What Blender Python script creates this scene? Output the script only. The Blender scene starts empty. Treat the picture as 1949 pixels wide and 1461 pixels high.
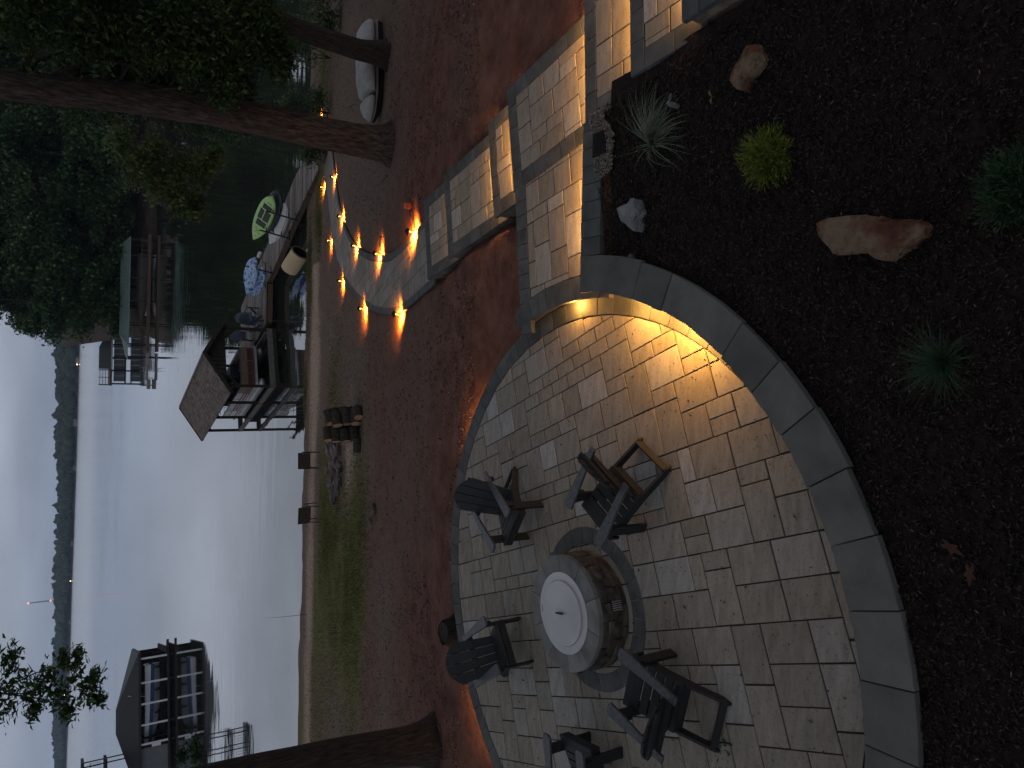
import bpy, bmesh, math, random
import numpy as np
from mathutils import Vector, Matrix, noise as mnoise

random.seed(7)
rng = np.random.default_rng(11)
SC = bpy.context.scene
COL = SC.collection
R = math.radians

# ------------------------------------------------------------------ camera (a phone held sideways: the picture lies on its side)
F_PX, PITCH, ROLL, CAM_H = 1360.0, R(31.79), R(1.1), 4.9
fw = Vector((0, math.cos(PITCH), -math.sin(PITCH)))
up0 = Vector((0, math.sin(PITCH), math.cos(PITCH)))
rt0 = Vector((1, 0, 0))
rt = rt0 * math.cos(ROLL) + up0 * math.sin(ROLL)
up = -rt0 * math.sin(ROLL) + up0 * math.cos(ROLL)
cam = bpy.data.cameras.new('camera')
cam.sensor_fit = 'HORIZONTAL'
cam.sensor_width = 36.0
cam.lens = 36.0 * F_PX / 1949.0
cam.clip_start, cam.clip_end = 0.05, 9000
camo = bpy.data.objects.new('camera', cam)
COL.objects.link(camo)
m3 = Matrix((-up, rt, -fw)).transposed()
camo.matrix_world = Matrix.Translation((0, 0, CAM_H)) @ m3.to_4x4()
SC.camera = camo

# ------------------------------------------------------------------ sky, soft dusk sun, exposure
SUN_EL, SUN_ROT = R(6.0), R(-95.0)
W = bpy.data.worlds.new('World')
SC.world = W
W.use_nodes = True
nt = W.node_tree
nt.nodes.clear()
L = nt.links.new
out = nt.nodes.new('ShaderNodeOutputWorld')
bg = nt.nodes.new('ShaderNodeBackground')
bg.inputs['Strength'].default_value = 0.1
sky = nt.nodes.new('ShaderNodeTexSky')
sky.sky_type = 'NISHITA'
sky.sun_disc = False
sky.sun_elevation = SUN_EL
sky.sun_rotation = SUN_ROT
tc = nt.nodes.new('ShaderNodeTexCoord')
sep = nt.nodes.new('ShaderNodeSeparateXYZ')
L(tc.outputs['Generated'], sep.inputs[0])
ramp = nt.nodes.new('ShaderNodeValToRGB')
L(sep.outputs['Z'], ramp.inputs[0])
els = ramp.color_ramp.elements
els[0].position, els[0].color = 0.0, (2.7, 3.25, 4.4, 1)
els[1].position, els[1].color = 1.0, (2.2, 2.3, 2.5, 1)
e = els.new(0.05); e.color = (3.35, 3.85, 4.8, 1)
e = els.new(0.14); e.color = (4.5, 4.8, 5.5, 1)
e = els.new(0.4); e.color = (3.4, 3.55, 4.0, 1)
# clouds: noise on the direction, flattened so that the banks lie level near the horizon
mapn = nt.nodes.new('ShaderNodeMapping')
mapn.inputs['Scale'].default_value = (2.2, 2.2, 9.0)
L(tc.outputs['Generated'], mapn.inputs['Vector'])
cn = nt.nodes.new('ShaderNodeTexNoise')
cn.inputs['Scale'].default_value = 1.6
cn.inputs['Detail'].default_value = 6
cn.inputs['Roughness'].default_value = 0.5
L(mapn.outputs[0], cn.inputs['Vector'])
cr = nt.nodes.new('ShaderNodeMapRange')
cr.inputs['From Min'].default_value, cr.inputs['From Max'].default_value = 0.3, 0.72
cr.inputs['To Min'].default_value, cr.inputs['To Max'].default_value = 0.74, 1.22
L(cn.outputs[0], cr.inputs['Value'])
mul = nt.nodes.new('ShaderNodeVectorMath'); mul.operation = 'SCALE'
L(ramp.outputs[0], mul.inputs[0]); L(cr.outputs[0], mul.inputs['Scale'])
mix = nt.nodes.new('ShaderNodeMix'); mix.data_type = 'RGBA'
mix.inputs['Factor'].default_value = 0.97
L(sky.outputs[0], mix.inputs['A']); L(mul.outputs[0], mix.inputs['B'])
L(mix.outputs['Result'], bg.inputs['Color'])
L(bg.outputs[0], out.inputs[0])

sl = bpy.data.lights.new('sun', 'SUN')
sl.energy, sl.angle, sl.color = 0.06, R(25), (1.0, 0.94, 0.88)
so = bpy.data.objects.new('sun', sl)
COL.objects.link(so)
so.rotation_euler = (R(90) - SUN_EL, 0, R(180) - SUN_ROT)

vs = SC.view_settings
SC.display_settings.display_device = 'sRGB'
vs.view_transform, vs.look, vs.exposure, vs.gamma = 'Standard', 'None', 0.0, 1.0
vs.use_curve_mapping = False
SC.cycles.max_bounces = 6
SC.cycles.diffuse_bounces = 3
SC.cycles.glossy_bounces = 3
SC.cycles.volume_bounces = 0
SC.cycles.sample_clamp_indirect = 4.0
SC.cycles.use_denoising = True

# ------------------------------------------------------------------ helpers
def tag(o, label=None, cat=None, group=None, kind=None):
    if label: o['label'] = label
    if cat: o['category'] = cat
    if group: o['group'] = group
    if kind: o['kind'] = kind
    return o

def thing(name, label, cat, loc=(0, 0, 0), rz=0.0, group=None):
    o = bpy.data.objects.new(name, None)
    o.empty_display_size = 0.1
    COL.objects.link(o)
    o.location = loc
    o.rotation_euler = (0, 0, rz)
    return tag(o, label, cat, group)

def link(name, me, mat=None, parent=None, loc=None, rot=None):
    if mat is not None and not me.materials:
        me.materials.append(mat)
    o = bpy.data.objects.new(name, me)
    COL.objects.link(o)
    if parent: o.parent = parent
    if loc is not None: o.location = loc
    if rot is not None: o.rotation_euler = rot
    return o

def copy_tree(o, parent=None):
    c = o.copy()
    COL.objects.link(c)
    if parent: c.parent = parent
    for ch in list(o.children):
        copy_tree(ch, c)
    return c

def inset(poly, d):
    cx = sum(p[0] for p in poly) / len(poly); cy = sum(p[1] for p in poly) / len(poly)
    r = []
    for p in poly:
        dx, dy = cx - p[0], cy - p[1]
        n = math.hypot(dx, dy) or 1
        k = min(d * 1.3, n * 0.6) / n
        r.append((p[0] + dx * k, p[1] + dy * k))
    return r

def area(poly):
    return 0.5 * abs(sum(poly[i - 1][0] * poly[i][1] - poly[i][0] * poly[i - 1][1] for i in range(len(poly))))

def ccw(poly):
    s = sum(poly[i - 1][0] * poly[i][1] - poly[i][0] * poly[i - 1][1] for i in range(len(poly)))
    return poly if s > 0 else poly[::-1]

def clip(poly, nx, ny, c):
    """keep the side nx*x+ny*y <= c"""
    r = []
    for i in range(len(poly)):
        a, b = poly[i - 1], poly[i]
        da, db = nx * a[0] + ny * a[1] - c, nx * b[0] + ny * b[1] - c
        if da <= 0: r.append(a)
        if (da < 0 < db) or (db < 0 < da):
            t = da / (da - db)
            r.append((a[0] + (b[0] - a[0]) * t, a[1] + (b[1] - a[1]) * t))
    q = []
    for p in r:
        if not q or math.hypot(p[0] - q[-1][0], p[1] - q[-1][1]) > 0.004: q.append(p)
    if len(q) > 1 and math.hypot(q[0][0] - q[-1][0], q[0][1] - q[-1][1]) < 0.004: q.pop()
    return q

class MB:
    def __init__(s): s.v, s.f, s.mi = [], [], []
    def add(s, vs_, fs_, m=0):
        b = len(s.v)
        s.v += [tuple(x) for x in vs_]
        s.f += [tuple(i + b for i in f) for f in fs_]
        s.mi += [m] * len(fs_)
        return s
    def box(s, c, d, rz=0.0, M=None, m=0):
        x, y, z = d[0] / 2, d[1] / 2, d[2] / 2
        T = Matrix.Translation(c) @ (M.to_4x4() if M is not None else Matrix.Rotation(rz, 4, 'Z'))
        vs_ = [T @ Vector((a * x, b * y, e_ * z)) for e_ in (-1, 1) for b in (-1, 1) for a in (-1, 1)]
        return s.add(vs_, [(0, 2, 3, 1), (4, 5, 7, 6), (0, 1, 5, 4), (2, 6, 7, 3), (0, 4, 6, 2), (1, 3, 7, 5)], m)
    def bar(s, p, q, w, h, m=0, upv=(0, 0, 1)):
        p, q = Vector(p), Vector(q)
        d = (q - p); ln = d.length; d.normalize()
        u = Vector(upv)
        if abs(d.dot(u)) > 0.98: u = Vector((0, 1, 0))
        sd = d.cross(u).normalized(); u2 = sd.cross(d)
        M = Matrix((d, sd, u2)).transposed()
        return s.box((p + q) / 2, (ln, w, h), M=M, m=m)
    def tube(s, pts, rad, n=8, m=0, cap=True):
        pts = [Vector(p) for p in pts]
        if not hasattr(rad, '__len__'): rad = [rad] * len(pts)
        vs_, fs_ = [], []
        prev = None
        for i, p in enumerate(pts):
            d = (pts[min(i + 1, len(pts) - 1)] - pts[max(i - 1, 0)]).normalized()
            if prev is None:
                a = d.orthogonal().normalized()
            else:
                a = (prev - d * prev.dot(d)).normalized()
            prev = a
            b = d.cross(a)
            for k in range(n):
                t = 2 * math.pi * k / n
                vs_.append(p + (a * math.cos(t) + b * math.sin(t)) * rad[i])
        for i in range(len(pts) - 1):
            for k in range(n):
                k2 = (k + 1) % n
                fs_.append((i * n + k, i * n + k2, (i + 1) * n + k2, (i + 1) * n + k))
        if cap:
            fs_.append(tuple(range(n))[::-1]); fs_.append(tuple((len(pts) - 1) * n + k for k in range(n)))
        return s.add(vs_, fs_, m)
    def slab(s, poly, z0, z1, ch=0.004, m=0, T=None):
        poly = ccw(list(poly)); n = len(poly)
        top = inset(poly, ch)
        vs_ = [(p[0], p[1], z0) for p in poly] + [(p[0], p[1], z1 - ch) for p in poly] + [(p[0], p[1], z1) for p in top]
        if T is not None: vs_ = [T @ Vector(q) for q in vs_]
        fs_ = [tuple(range(2 * n, 3 * n)), tuple(range(n))[::-1]]
        for i in range(n):
            j = (i + 1) % n
            fs_ += [(i, j, n + j, n + i), (n + i, n + j, 2 * n + j, 2 * n + i)]
        return s.add(vs_, fs_, m)
    def lathe(s, prof, n=24, c=(0, 0, 0), M=None, m=0, closed=False):
        c = Vector(c); vs_, fs_ = [], []
        for r_, z in prof:
            for k in range(n):
                t = 2 * math.pi * k / n
                q = Vector((r_ * math.cos(t), r_ * math.sin(t), z))
                if M is not None: q = M @ q
                vs_.append(c + q)
        for i in range(len(prof) - 1):
            for k in range(n):
                k2 = (k + 1) % n
                fs_.append((i * n + k, i * n + k2, (i + 1) * n + k2, (i + 1) * n + k))
        return s.add(vs_, fs_, m)
    def mesh(s, name, mats=(), smooth=False):
        me = bpy.data.meshes.new(name)
        me.from_pydata(s.v, [], s.f)
        for a in mats: me.materials.append(a)
        if len(mats) > 1: me.polygons.foreach_set('material_index', s.mi)
        if smooth: me.polygons.foreach_set('use_smooth', [True] * len(s.f))
        me.update()
        return me
    def build(s, name, mat, parent=None, smooth=False, loc=None, rot=None):
        mats = mat if isinstance(mat, (list, tuple)) else (mat,)
        return link(name, s.mesh(name, mats, smooth), None, parent, loc, rot)

def np_mesh(name, V, Fq, mat, smooth=False):
    """V (n,3), Fq (m,k) all faces the same size"""
    me = bpy.data.meshes.new(name)
    n, (m_, k) = len(V), Fq.shape
    me.vertices.add(n); me.vertices.foreach_set('co', V.astype(np.float32).ravel())
    me.loops.add(m_ * k); me.loops.foreach_set('vertex_index', Fq.astype(np.int32).ravel())
    me.polygons.add(m_)
    me.polygons.foreach_set('loop_start', np.arange(m_, dtype=np.int32) * k)
    me.polygons.foreach_set('loop_total', np.full(m_, k, dtype=np.int32))
    if smooth: me.polygons.foreach_set('use_smooth', np.ones(m_, dtype=bool))
    me.materials.append(mat)
    me.update(calc_edges=True)
    return me

def vnoise(x, y, seed=0):
    """smooth value noise in -1..1"""
    g = np.random.default_rng(seed).uniform(-1, 1, (64, 64))
    xi, yi = np.floor(x).astype(int), np.floor(y).astype(int)
    fx, fy = x - xi, y - yi
    fx, fy = fx * fx * (3 - 2 * fx), fy * fy * (3 - 2 * fy)
    a, b = g[xi % 64, yi % 64], g[(xi + 1) % 64, yi % 64]
    c, d = g[xi % 64, (yi + 1) % 64], g[(xi + 1) % 64, (yi + 1) % 64]
    return (a * (1 - fx) + b * fx) * (1 - fy) + (c * (1 - fx) + d * fx) * fy

def fbm(x, y, seed=0, o=4):
    s, a = 0, 1
    for i in range(o):
        s = s + a * vnoise(x * 2 ** i, y * 2 ** i, seed + i); a *= 0.5
    return s

# ------------------------------------------------------------------ materials
def new_mat(name):
    m = bpy.data.materials.new(name)
    m.use_nodes = True
    b = m.node_tree.nodes['Principled BSDF']
    return m, m.node_tree, b

def noisy(name, cols, scale=6.0, rough=0.75, bump=0.3, bscale=60, bdist=0.004, stretch=(1, 1, 1), detail=5, rnd=0.0, spec=0.3, metal=0.0, coords='Object', lo=0.3, hi=0.7, isl=0.0):
    m, t, b = new_mat(name)
    N, K = t.nodes.new, t.links.new
    tc = N('ShaderNodeTexCoord')
    mp = N('ShaderNodeMapping'); mp.inputs['Scale'].default_value = stretch
    K(tc.outputs[coords], mp.inputs[0])
    vec = mp.outputs[0]
    oi = N('ShaderNodeObjectInfo')
    off = N('ShaderNodeVectorMath'); off.operation = 'MULTIPLY_ADD'
    off.inputs[1].default_value = (37, 37, 37)
    K(oi.outputs['Random'], off.inputs[0]); K(vec, off.inputs[2])
    vec = off.outputs[0]
    n = N('ShaderNodeTexNoise'); n.inputs['Scale'].default_value = scale; n.inputs['Detail'].default_value = detail; n.inputs['Roughness'].default_value = 0.6
    K(vec, n.inputs['Vector'])
    r = N('ShaderNodeValToRGB')
    el = r.color_ramp.elements
    k = len(cols)
    for i, c in enumerate(cols):
        p = lo + (hi - lo) * i / max(1, k - 1)
        e_ = el[i] if i < 2 else el.new(p)
        e_.position = p; e_.color = (*c, 1)
    K(n.outputs[0], r.inputs[0])
    col = r.outputs[0]
    if rnd:
        mr = N('ShaderNodeMapRange'); mr.inputs['To Min'].default_value = 1 - rnd; mr.inputs['To Max'].default_value = 1 + rnd
        K(oi.outputs['Random'], mr.inputs['Value'])
        sc_ = N('ShaderNodeVectorMath'); sc_.operation = 'SCALE'
        K(col, sc_.inputs[0]); K(mr.outputs[0], sc_.inputs['Scale']); col = sc_.outputs[0]
    if isl:
        gi = N('ShaderNodeNewGeometry')
        mr = N('ShaderNodeMapRange'); mr.inputs['To Min'].default_value = 1 - isl; mr.inputs['To Max'].default_value = 1 + isl
        K(gi.outputs['Random Per Island'], mr.inputs['Value'])
        sc_ = N('ShaderNodeVectorMath'); sc_.operation = 'SCALE'
        K(col, sc_.inputs[0]); K(mr.outputs[0], sc_.inputs['Scale']); col = sc_.outputs[0]
    K(col, b.inputs['Base Color'])
    b.inputs['Roughness'].default_value = rough
    b.inputs['Metallic'].default_value = metal
    b.inputs['Specular IOR Level'].default_value = spec
    if bump:
        n2 = N('ShaderNodeTexNoise'); n2.inputs['Scale'].default_value = bscale; n2.inputs['Detail'].default_value = 4
        K(vec, n2.inputs['Vector'])
        bp = N('ShaderNodeBump'); bp.inputs['Strength'].default_value = bump; bp.inputs['Distance'].default_value = bdist
        K(n2.outputs[0], bp.inputs['Height']); K(bp.outputs[0], b.inputs['Normal'])
    return m

def paver_mat():
    m, t, b = new_mat('paver_concrete')
    N, K = t.nodes.new, t.links.new
    oi = N('ShaderNodeObjectInfo'); tc = N('ShaderNodeTexCoord')
    r = N('ShaderNodeValToRGB'); r.color_ramp.interpolation = 'LINEAR'
    el = r.color_ramp.elements
    cs = [(0.0, (.205, .185, .155)), (.3, (.255, .23, .19)), (.5, (.235, .222, .195)), (.68, (.275, .245, .205)), (.88, (.275, .265, .245)), (1, (.35, .345, .335))]
    for i, (p, c) in enumerate(cs):
        e_ = el[i] if i < 2 else el.new(p)
        e_.position = p; e_.color = (*c, 1)
    K(oi.outputs['Random'], r.inputs[0])
    off = N('ShaderNodeVectorMath'); off.operation = 'MULTIPLY_ADD'; off.inputs[1].default_value = (53, 29, 11)
    K(oi.outputs['Random'], off.inputs[0]); K(tc.outputs['Object'], off.inputs[2])
    mp = N('ShaderNodeMapping'); mp.inputs['Scale'].default_value = (2.2, 9, 3); mp.inputs['Rotation'].default_value = (0, 0, .3)
    K(off.outputs[0], mp.inputs[0])
    n = N('ShaderNodeTexNoise'); n.inputs['Scale'].default_value = 1.7; n.inputs['Detail'].default_value = 6; n.inputs['Roughness'].default_value = .65
    K(mp.outputs[0], n.inputs[0])
    r2 = N('ShaderNodeValToRGB')
    r2.color_ramp.elements[0].position, r2.color_ramp.elements[0].color = .3, (.74, .73, .72, 1)
    r2.color_ramp.elements[1].position, r2.color_ramp.elements[1].color = .72, (1.2, 1.2, 1.22, 1)
    K(n.outputs[0], r2.inputs[0])
    mx = N('ShaderNodeMix'); mx.data_type = 'RGBA'; mx.blend_type = 'MULTIPLY'; mx.inputs['Factor'].default_value = 1
    K(r.outputs[0], mx.inputs['A']); K(r2.outputs[0], mx.inputs['B'])
    # speckle and small stains
    n3 = N('ShaderNodeTexNoise'); n3.inputs['Scale'].default_value = 38; n3.inputs['Detail'].default_value = 5
    K(off.outputs[0], n3.inputs[0])
    r3 = N('ShaderNodeValToRGB')
    r3.color_ramp.elements[0].position, r3.color_ramp.elements[0].color = .28, (.45, .42, .38, 1)
    r3.color_ramp.elements[1].position, r3.color_ramp.elements[1].color = .42, (1, 1, 1, 1)
    K(n3.outputs[0], r3.inputs[0])
    mx2 = N('ShaderNodeMix'); mx2.data_type = 'RGBA'; mx2.blend_type = 'MULTIPLY'; mx2.inputs['Factor'].default_value = .8
    K(mx.outputs['Result'], mx2.inputs['A']); K(r3.outputs[0], mx2.inputs['B'])
    K(mx2.outputs['Result'], b.inputs['Base Color'])
    b.inputs['Roughness'].default_value = .78; b.inputs['Specular IOR Level'].default_value = .3
    n2 = N('ShaderNodeTexNoise'); n2.inputs['Scale'].default_value = 45; n2.inputs['Detail'].default_value = 6
    K(off.outputs[0], n2.inputs[0])
    bp = N('ShaderNodeBump'); bp.inputs['Strength'].default_value = .35; bp.inputs['Distance'].default_value = .004
    K(n2.outputs[0], bp.inputs['Height']); K(bp.outputs[0], b.inputs['Normal'])
    return m

def leaf_mat(name, c1, c2, c3, nscale=0.6):
    m, t, b = new_mat(name)
    N, K = t.nodes.new, t.links.new
    g = N('ShaderNodeNewGeometry'); 
    n = N('ShaderNodeTexNoise'); n.inputs['Scale'].default_value = nscale; n.inputs['Detail'].default_value = 3
    K(g.outputs['Position'], n.inputs[0])
    w = N('ShaderNodeMath'); w.operation = 'MULTIPLY_ADD'; w.inputs[1].default_value = .45; w.inputs[2].default_value = -.22
    K(g.outputs['Random Per Island'], w.inputs[0])
    ad = N('ShaderNodeMath'); ad.operation = 'ADD'
    K(n.outputs[0], ad.inputs[0]); K(w.outputs[0], ad.inputs[1])
    r = N('ShaderNodeValToRGB'); el = r.color_ramp.elements
    el[0].position, el[0].color = .3, (*c1, 1)
    el[1].position, el[1].color = .55, (*c2, 1)
    e_ = el.new(.78); e_.color = (*c3, 1)
    K(ad.outputs[0], r.inputs[0])
    K(r.outputs[0], b.inputs['Base Color'])
    b.inputs['Roughness'].default_value = .5; b.inputs['Specular IOR Level'].default_value = .35
    tr = N('ShaderNodeBsdfTranslucent'); K(r.outputs[0], tr.inputs[0])
    mx = N('ShaderNodeMixShader'); mx.inputs[0].default_value = .28
    K(b.outputs[0], mx.inputs[1]); K(tr.outputs[0], mx.inputs[2])
    K(mx.outputs[0], t.nodes['Material Output'].inputs['Surface'])
    return m

def emit_mat(name, col, s):
    m, t, b = new_mat(name)
    b.inputs['Base Color'].default_value = (*col, 1)
    b.inputs['Emission Color'].default_value = (*col, 1)
    b.inputs['Emission Strength'].default_value = s
    return m

M = {}
M['paver'] = paver_mat()
M['border'] = noisy('charcoal_border_block', [(.05, .055, .058), (.075, .081, .084), (.10, .106, .108)], 5, .75, .35, 70, .004, rnd=.18)
M['cap'] = noisy('wall_cap_stone', [(.072, .075, .071), (.10, .102, .096), (.128, .129, .121)], 2.5, .8, .5, 55, .005, rnd=.13)
M['rock_face'] = noisy('split_face_block', [(.07, .06, .046), (.13, .108, .085), (.2, .165, .125)], 9, .9, 1.0, 22, .02, rnd=.2)
M['sand'] = noisy('joint_sand', [(.035, .028, .022), (.06, .048, .04)], 30, .95, .5, 120, .004)
M['pit_stone'] = noisy('pit_ledge_stone', [(.026, .023, .019), (.066, .057, .046), (.12, .106, .088)], 8, .85, 1.0, 26, .02, rnd=.35)
M['pit_cap'] = noisy('pit_cap_stone', [(.10, .105, .105), (.15, .155, .153), (.20, .20, .195)], 4, .75, .4, 60, .004, rnd=.16)
M['steel'] = noisy('brushed_steel', [(.48, .48, .50), (.60, .60, .62)], 2, .42, .08, 90, .002, metal=.55, spec=.5)
M['iron'] = noisy('black_iron', [(.012, .012, .013), (.03, .03, .032)], 12, .5, .1, 80, .002, metal=.3)
M['chair'] = noisy('charcoal_lumber', [(.014, .016, .0175), (.023, .026, .028)], 7, .6, .5, 45, .003, stretch=(1, 6, 1), rnd=.12, spec=.28)
M['chair_arm'] = noisy('weathered_charcoal_lumber', [(.026, .03, .034), (.05, .056, .063), (.085, .093, .105)], 30, .42, .7, 60, .004, spec=.6)
M['bark'] = noisy('oak_bark', [(.014, .010, .008), (.075, .054, .042), (.17, .13, .105)], 4.5, .95, 1.0, 11, .1, stretch=(5, 5, .9), detail=8)
M['bark_dark'] = noisy('dark_bark', [(.012, .009, .008), (.035, .026, .021), (.07, .055, .045)], 6, .95, 1.0, 14, .05, stretch=(5, 5, .7), detail=8)
M['oak_leaf'] = leaf_mat('oak_leaves', (.022, .05, .012), (.05, .095, .024), (.11, .155, .05), 1.2)
M['gum_leaf'] = leaf_mat('bank_tree_leaves', (.035, .065, .018), (.08, .13, .03), (.15, .2, .06), .7)
M['wood_leaf'] = leaf_mat('far_bank_leaves', (.016, .048, .014), (.055, .115, .034), (.14, .21, .07), .16)
M['lake_wood'] = leaf_mat('far_shore_leaves', (.02, .045, .03), (.035, .065, .04), (.06, .09, .055), .02)
M['water'] = None
M['weathered_wood'] = noisy('weathered_dock_boards', [(.10, .085, .075), (.20, .175, .16), (.30, .27, .25)], 5, .85, .6, 40, .005, stretch=(.6, 8, 8), rnd=.1, isl=.45)
M['brown_wood'] = noisy('brown_treated_wood', [(.05, .032, .02), (.10, .065, .04), (.15, .10, .065)], 5, .8, .5, 30, .005, stretch=(3, 3, 3), rnd=.15)
M['dark_wood'] = noisy('dark_post_wood', [(.018, .014, .012), (.04, .032, .027)], 6, .85, .5, 30, .005)
M['grey_beam'] = noisy('grey_beam_wood', [(.09, .085, .08), (.16, .15, .14)], 6, .85, .5, 30, .005)
M['shingle'] = noisy('brown_shingles', [(.10, .075, .066), (.15, .118, .105), (.20, .165, .15)], 6, .9, .6, 30, .01, isl=.3)
M['dark_metal_roof'] = noisy('charcoal_roof', [(.015, .0175, .021), (.024, .027, .031)], 1.5, .6, .2, 20, .01)
M['tin'] = noisy('grey_tin_wall', [(.10, .115, .125), (.15, .165, .17)], 1, .6, .3, 8, .02)
M['green_roof'] = noisy('green_metal_roof', [(.12, .18, .165), (.16, .225, .205)], .8, .5, .2, 6, .02)
M['white'] = noisy('white_gelcoat', [(.55, .56, .58), (.72, .72, .73)], 3, .35, .05, 20, .002, spec=.5)
M['white_dull'] = noisy('dull_white_plastic', [(.42, .43, .43), (.62, .62, .61)], 3, .55, .2, 20, .004)
M['boat_vinyl'] = noisy('grey_white_vinyl', [(.26, .265, .265), (.40, .40, .40)], 4, .6, .4, 14, .01)
M['navy'] = noisy('navy_plastic', [(.012, .018, .04), (.022, .03, .06)], 4, .45, .05, 30, .002, spec=.5)
M['slate_blue'] = noisy('slate_blue_plastic', [(.03, .045, .07), (.05, .07, .10)], 4, .5, .05, 30, .002, spec=.5)
M['red_paint'] = noisy('dark_red_panel', [(.075, .012, .012), (.11, .018, .018)], 3, .4, .05, 20, .002, spec=.5)
M['tan'] = noisy('tan_vinyl', [(.15, .12, .09), (.22, .175, .135)], 3, .6, .1, 30, .002)
M['alu'] = noisy('dull_aluminium', [(.33, .34, .35), (.5, .5, .51)], 4, .4, .1, 30, .002, metal=.6, spec=.5)
M['blue_paint'] = noisy('blue_stripe', [(.03, .06, .16), (.045, .08, .2)], 3, .4, 0)
M['lime'] = noisy('lime_board', [(.34, .62, .22), (.48, .72, .24)], 1.2, .45, .05, 30, .002, spec=.5)
M['lime_rail'] = noisy('lime_yellow_rail', [(.42, .50, .05), (.52, .58, .08)], 1.2, .45, .05, 30, .002)
M['pad'] = noisy('grey_deck_pad', [(.05, .055, .062), (.075, .08, .088)], 8, .8, .3, 60, .002)
M['camo_blue'] = noisy('blue_white_print', [(.03, .10, .36), (.06, .30, .72), (.75, .8, .88), (.05, .26, .70), (.8, .84, .9)], 3.2, .45, 0, stretch=(1.2, 3, 3), detail=3, lo=.36, hi=.62)
M['cream'] = noisy('cream_drum', [(.52, .40, .25), (.62, .48, .30)], 2, .6, .1, 30, .003)
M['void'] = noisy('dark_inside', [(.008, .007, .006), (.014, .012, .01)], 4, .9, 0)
M['green_boat'] = noisy('bright_green_plastic', [(.05, .42, .08), (.08, .5, .1)], 3, .4, 0)
M['tarp'] = noisy('grey_boat_cover', [(.06, .055, .05), (.10, .092, .085)], 2, .8, .4, 5, .05)
M['log_bark'] = noisy('log_bark', [(.015, .013, .010), (.045, .042, .032), (.08, .075, .055)], 9, .95, 1, 20, .02, stretch=(3, 3, 1))
M['log_end'] = noisy('sawn_log_end', [(.22, .125, .07), (.33, .2, .12), (.44, .29, .18)], 8, .85, .3, 40, .004, rnd=.2)
M['flag'] = noisy('ledge_flagstone', [(.045, .032, .032), (.10, .075, .07), (.17, .14, .13)], 4, .85, .8, 22, .015, rnd=.3)
M['sling'] = noisy('brown_sling_cloth', [(.085, .062, .05), (.11, .082, .068)], 12, .8, .2, 200, .001)
M['rock_red'] = noisy('red_sandstone', [(.05, .018, .011), (.105, .042, .023), (.17, .125, .085), (.085, .034, .02)], 4.2, .85, 1.0, 11, .06, lo=.32, hi=.74)
M['rock_grey'] = noisy('grey_boulder', [(.09, .10, .105), (.16, .172, .178), (.23, .24, .24)], 6, .85, 1.0, 12, .05)
M['blade_pale'] = leaf_mat('pale_grass_blades', (.10, .14, .095), (.16, .21, .145), (.26, .30, .21), 12)
M['blade_dark'] = leaf_mat('dark_grass_blades', (.02, .05, .022), (.035, .075, .035), (.06, .11, .055), 8)
M['gold_leaf'] = leaf_mat('golden_conifer_sprays', (.05, .075, .012), (.13, .165, .02), (.25, .29, .04), 14)
M['shrub_leaf'] = leaf_mat('dark_shrub_leaves', (.012, .04, .014), (.028, .07, .026), (.05, .1, .04), 8)
M['lawn_blade'] = leaf_mat('lawn_blades', (.075, .082, .026), (.15, .15, .045), (.28, .235, .105), .8)
M['chip'] = leaf_mat('mulch_chips', (.005, .0035, .0035), (.02, .013, .012), (.085, .055, .045), 25)
M['litter'] = leaf_mat('clay_litter', (.035, .017, .013), (.13, .085, .065), (.34, .26, .21), 12)
M['dry_leaf'] = leaf_mat('dry_leaves', (.05, .02, .013), (.085, .042, .022), (.10, .13, .03), 4)
M['red_leaf'] = noisy('dry_oak_leaf', [(.035, .013, .009), (.06, .024, .015)], 20, .8, .3)
M['gravel'] = leaf_mat('pea_gravel', (.12, .095, .08), (.22, .18, .155), (.36, .32, .29), 40)
M['lamp_bronze'] = noisy('bronze_lamp', [(.02, .016, .014), (.04, .032, .028)], 9, .5, .1, 60, .001, metal=.5)
M['amber_glow'] = emit_mat('amber_lamp_glow', (1.0, .62, .25), 14.0)
M['warm_led'] = emit_mat('warm_led_glow', (1.0, .66, .26), 14.0)
M['red_glow'] = emit_mat('red_beacon_glow', (1.0, .30, .18), 2.2)
M['house_wall'] = noisy('pale_house_wall', [(.26, .26, .26), (.33, .33, .32)], .2, .8, 0)

# ------------------------------------------------------------------ ground
C0 = (-2.40, 6.16)          # middle of the round patio, which is also the middle of the fire pit
LAKE_Z = -4.5

def shore_y(x):
    return 32.9 + 0.12 * np.sin(x * 0.33) + 0.12 * np.sin(x * 0.9 + 1.0) + np.where(x > 14, (x - 14) * 0.15, 0)

def terr(x, y):
    x = np.asarray(x, float); y = np.asarray(y, float)
    low = np.interp(y, [3.0, 4.3, 5.2, 6.1, 7.7, 8.6, 9.6, 30.0, 33.0], [-.2, -.2, -.2, -.2, -.2, -.2, -.2, -3.974, -4.25])
    hi = np.interp(y, [1.0, 3.0, 4.3, 5.2, 6.1, 7.7, 8.6, 9.6, 30.0, 33.0], [.95, .72, .48, .30, .10, -.07, -.16, -.2, -3.974, -4.25])
    k = np.clip((x - 2.6) / 1.2, 0, 1)
    z = low * (1 - k) + hi * k
    s = shore_y(x)
    d = y - s
    z = np.where(d > -0.25, z - np.clip((d + 0.25) / 0.5, 0, 1) * 0.55, z)
    z = np.where(d > 0.25, z - (d - 0.25) * 0.35, z)
    return z

def tz(x, y): return float(terr(x, y))

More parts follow.
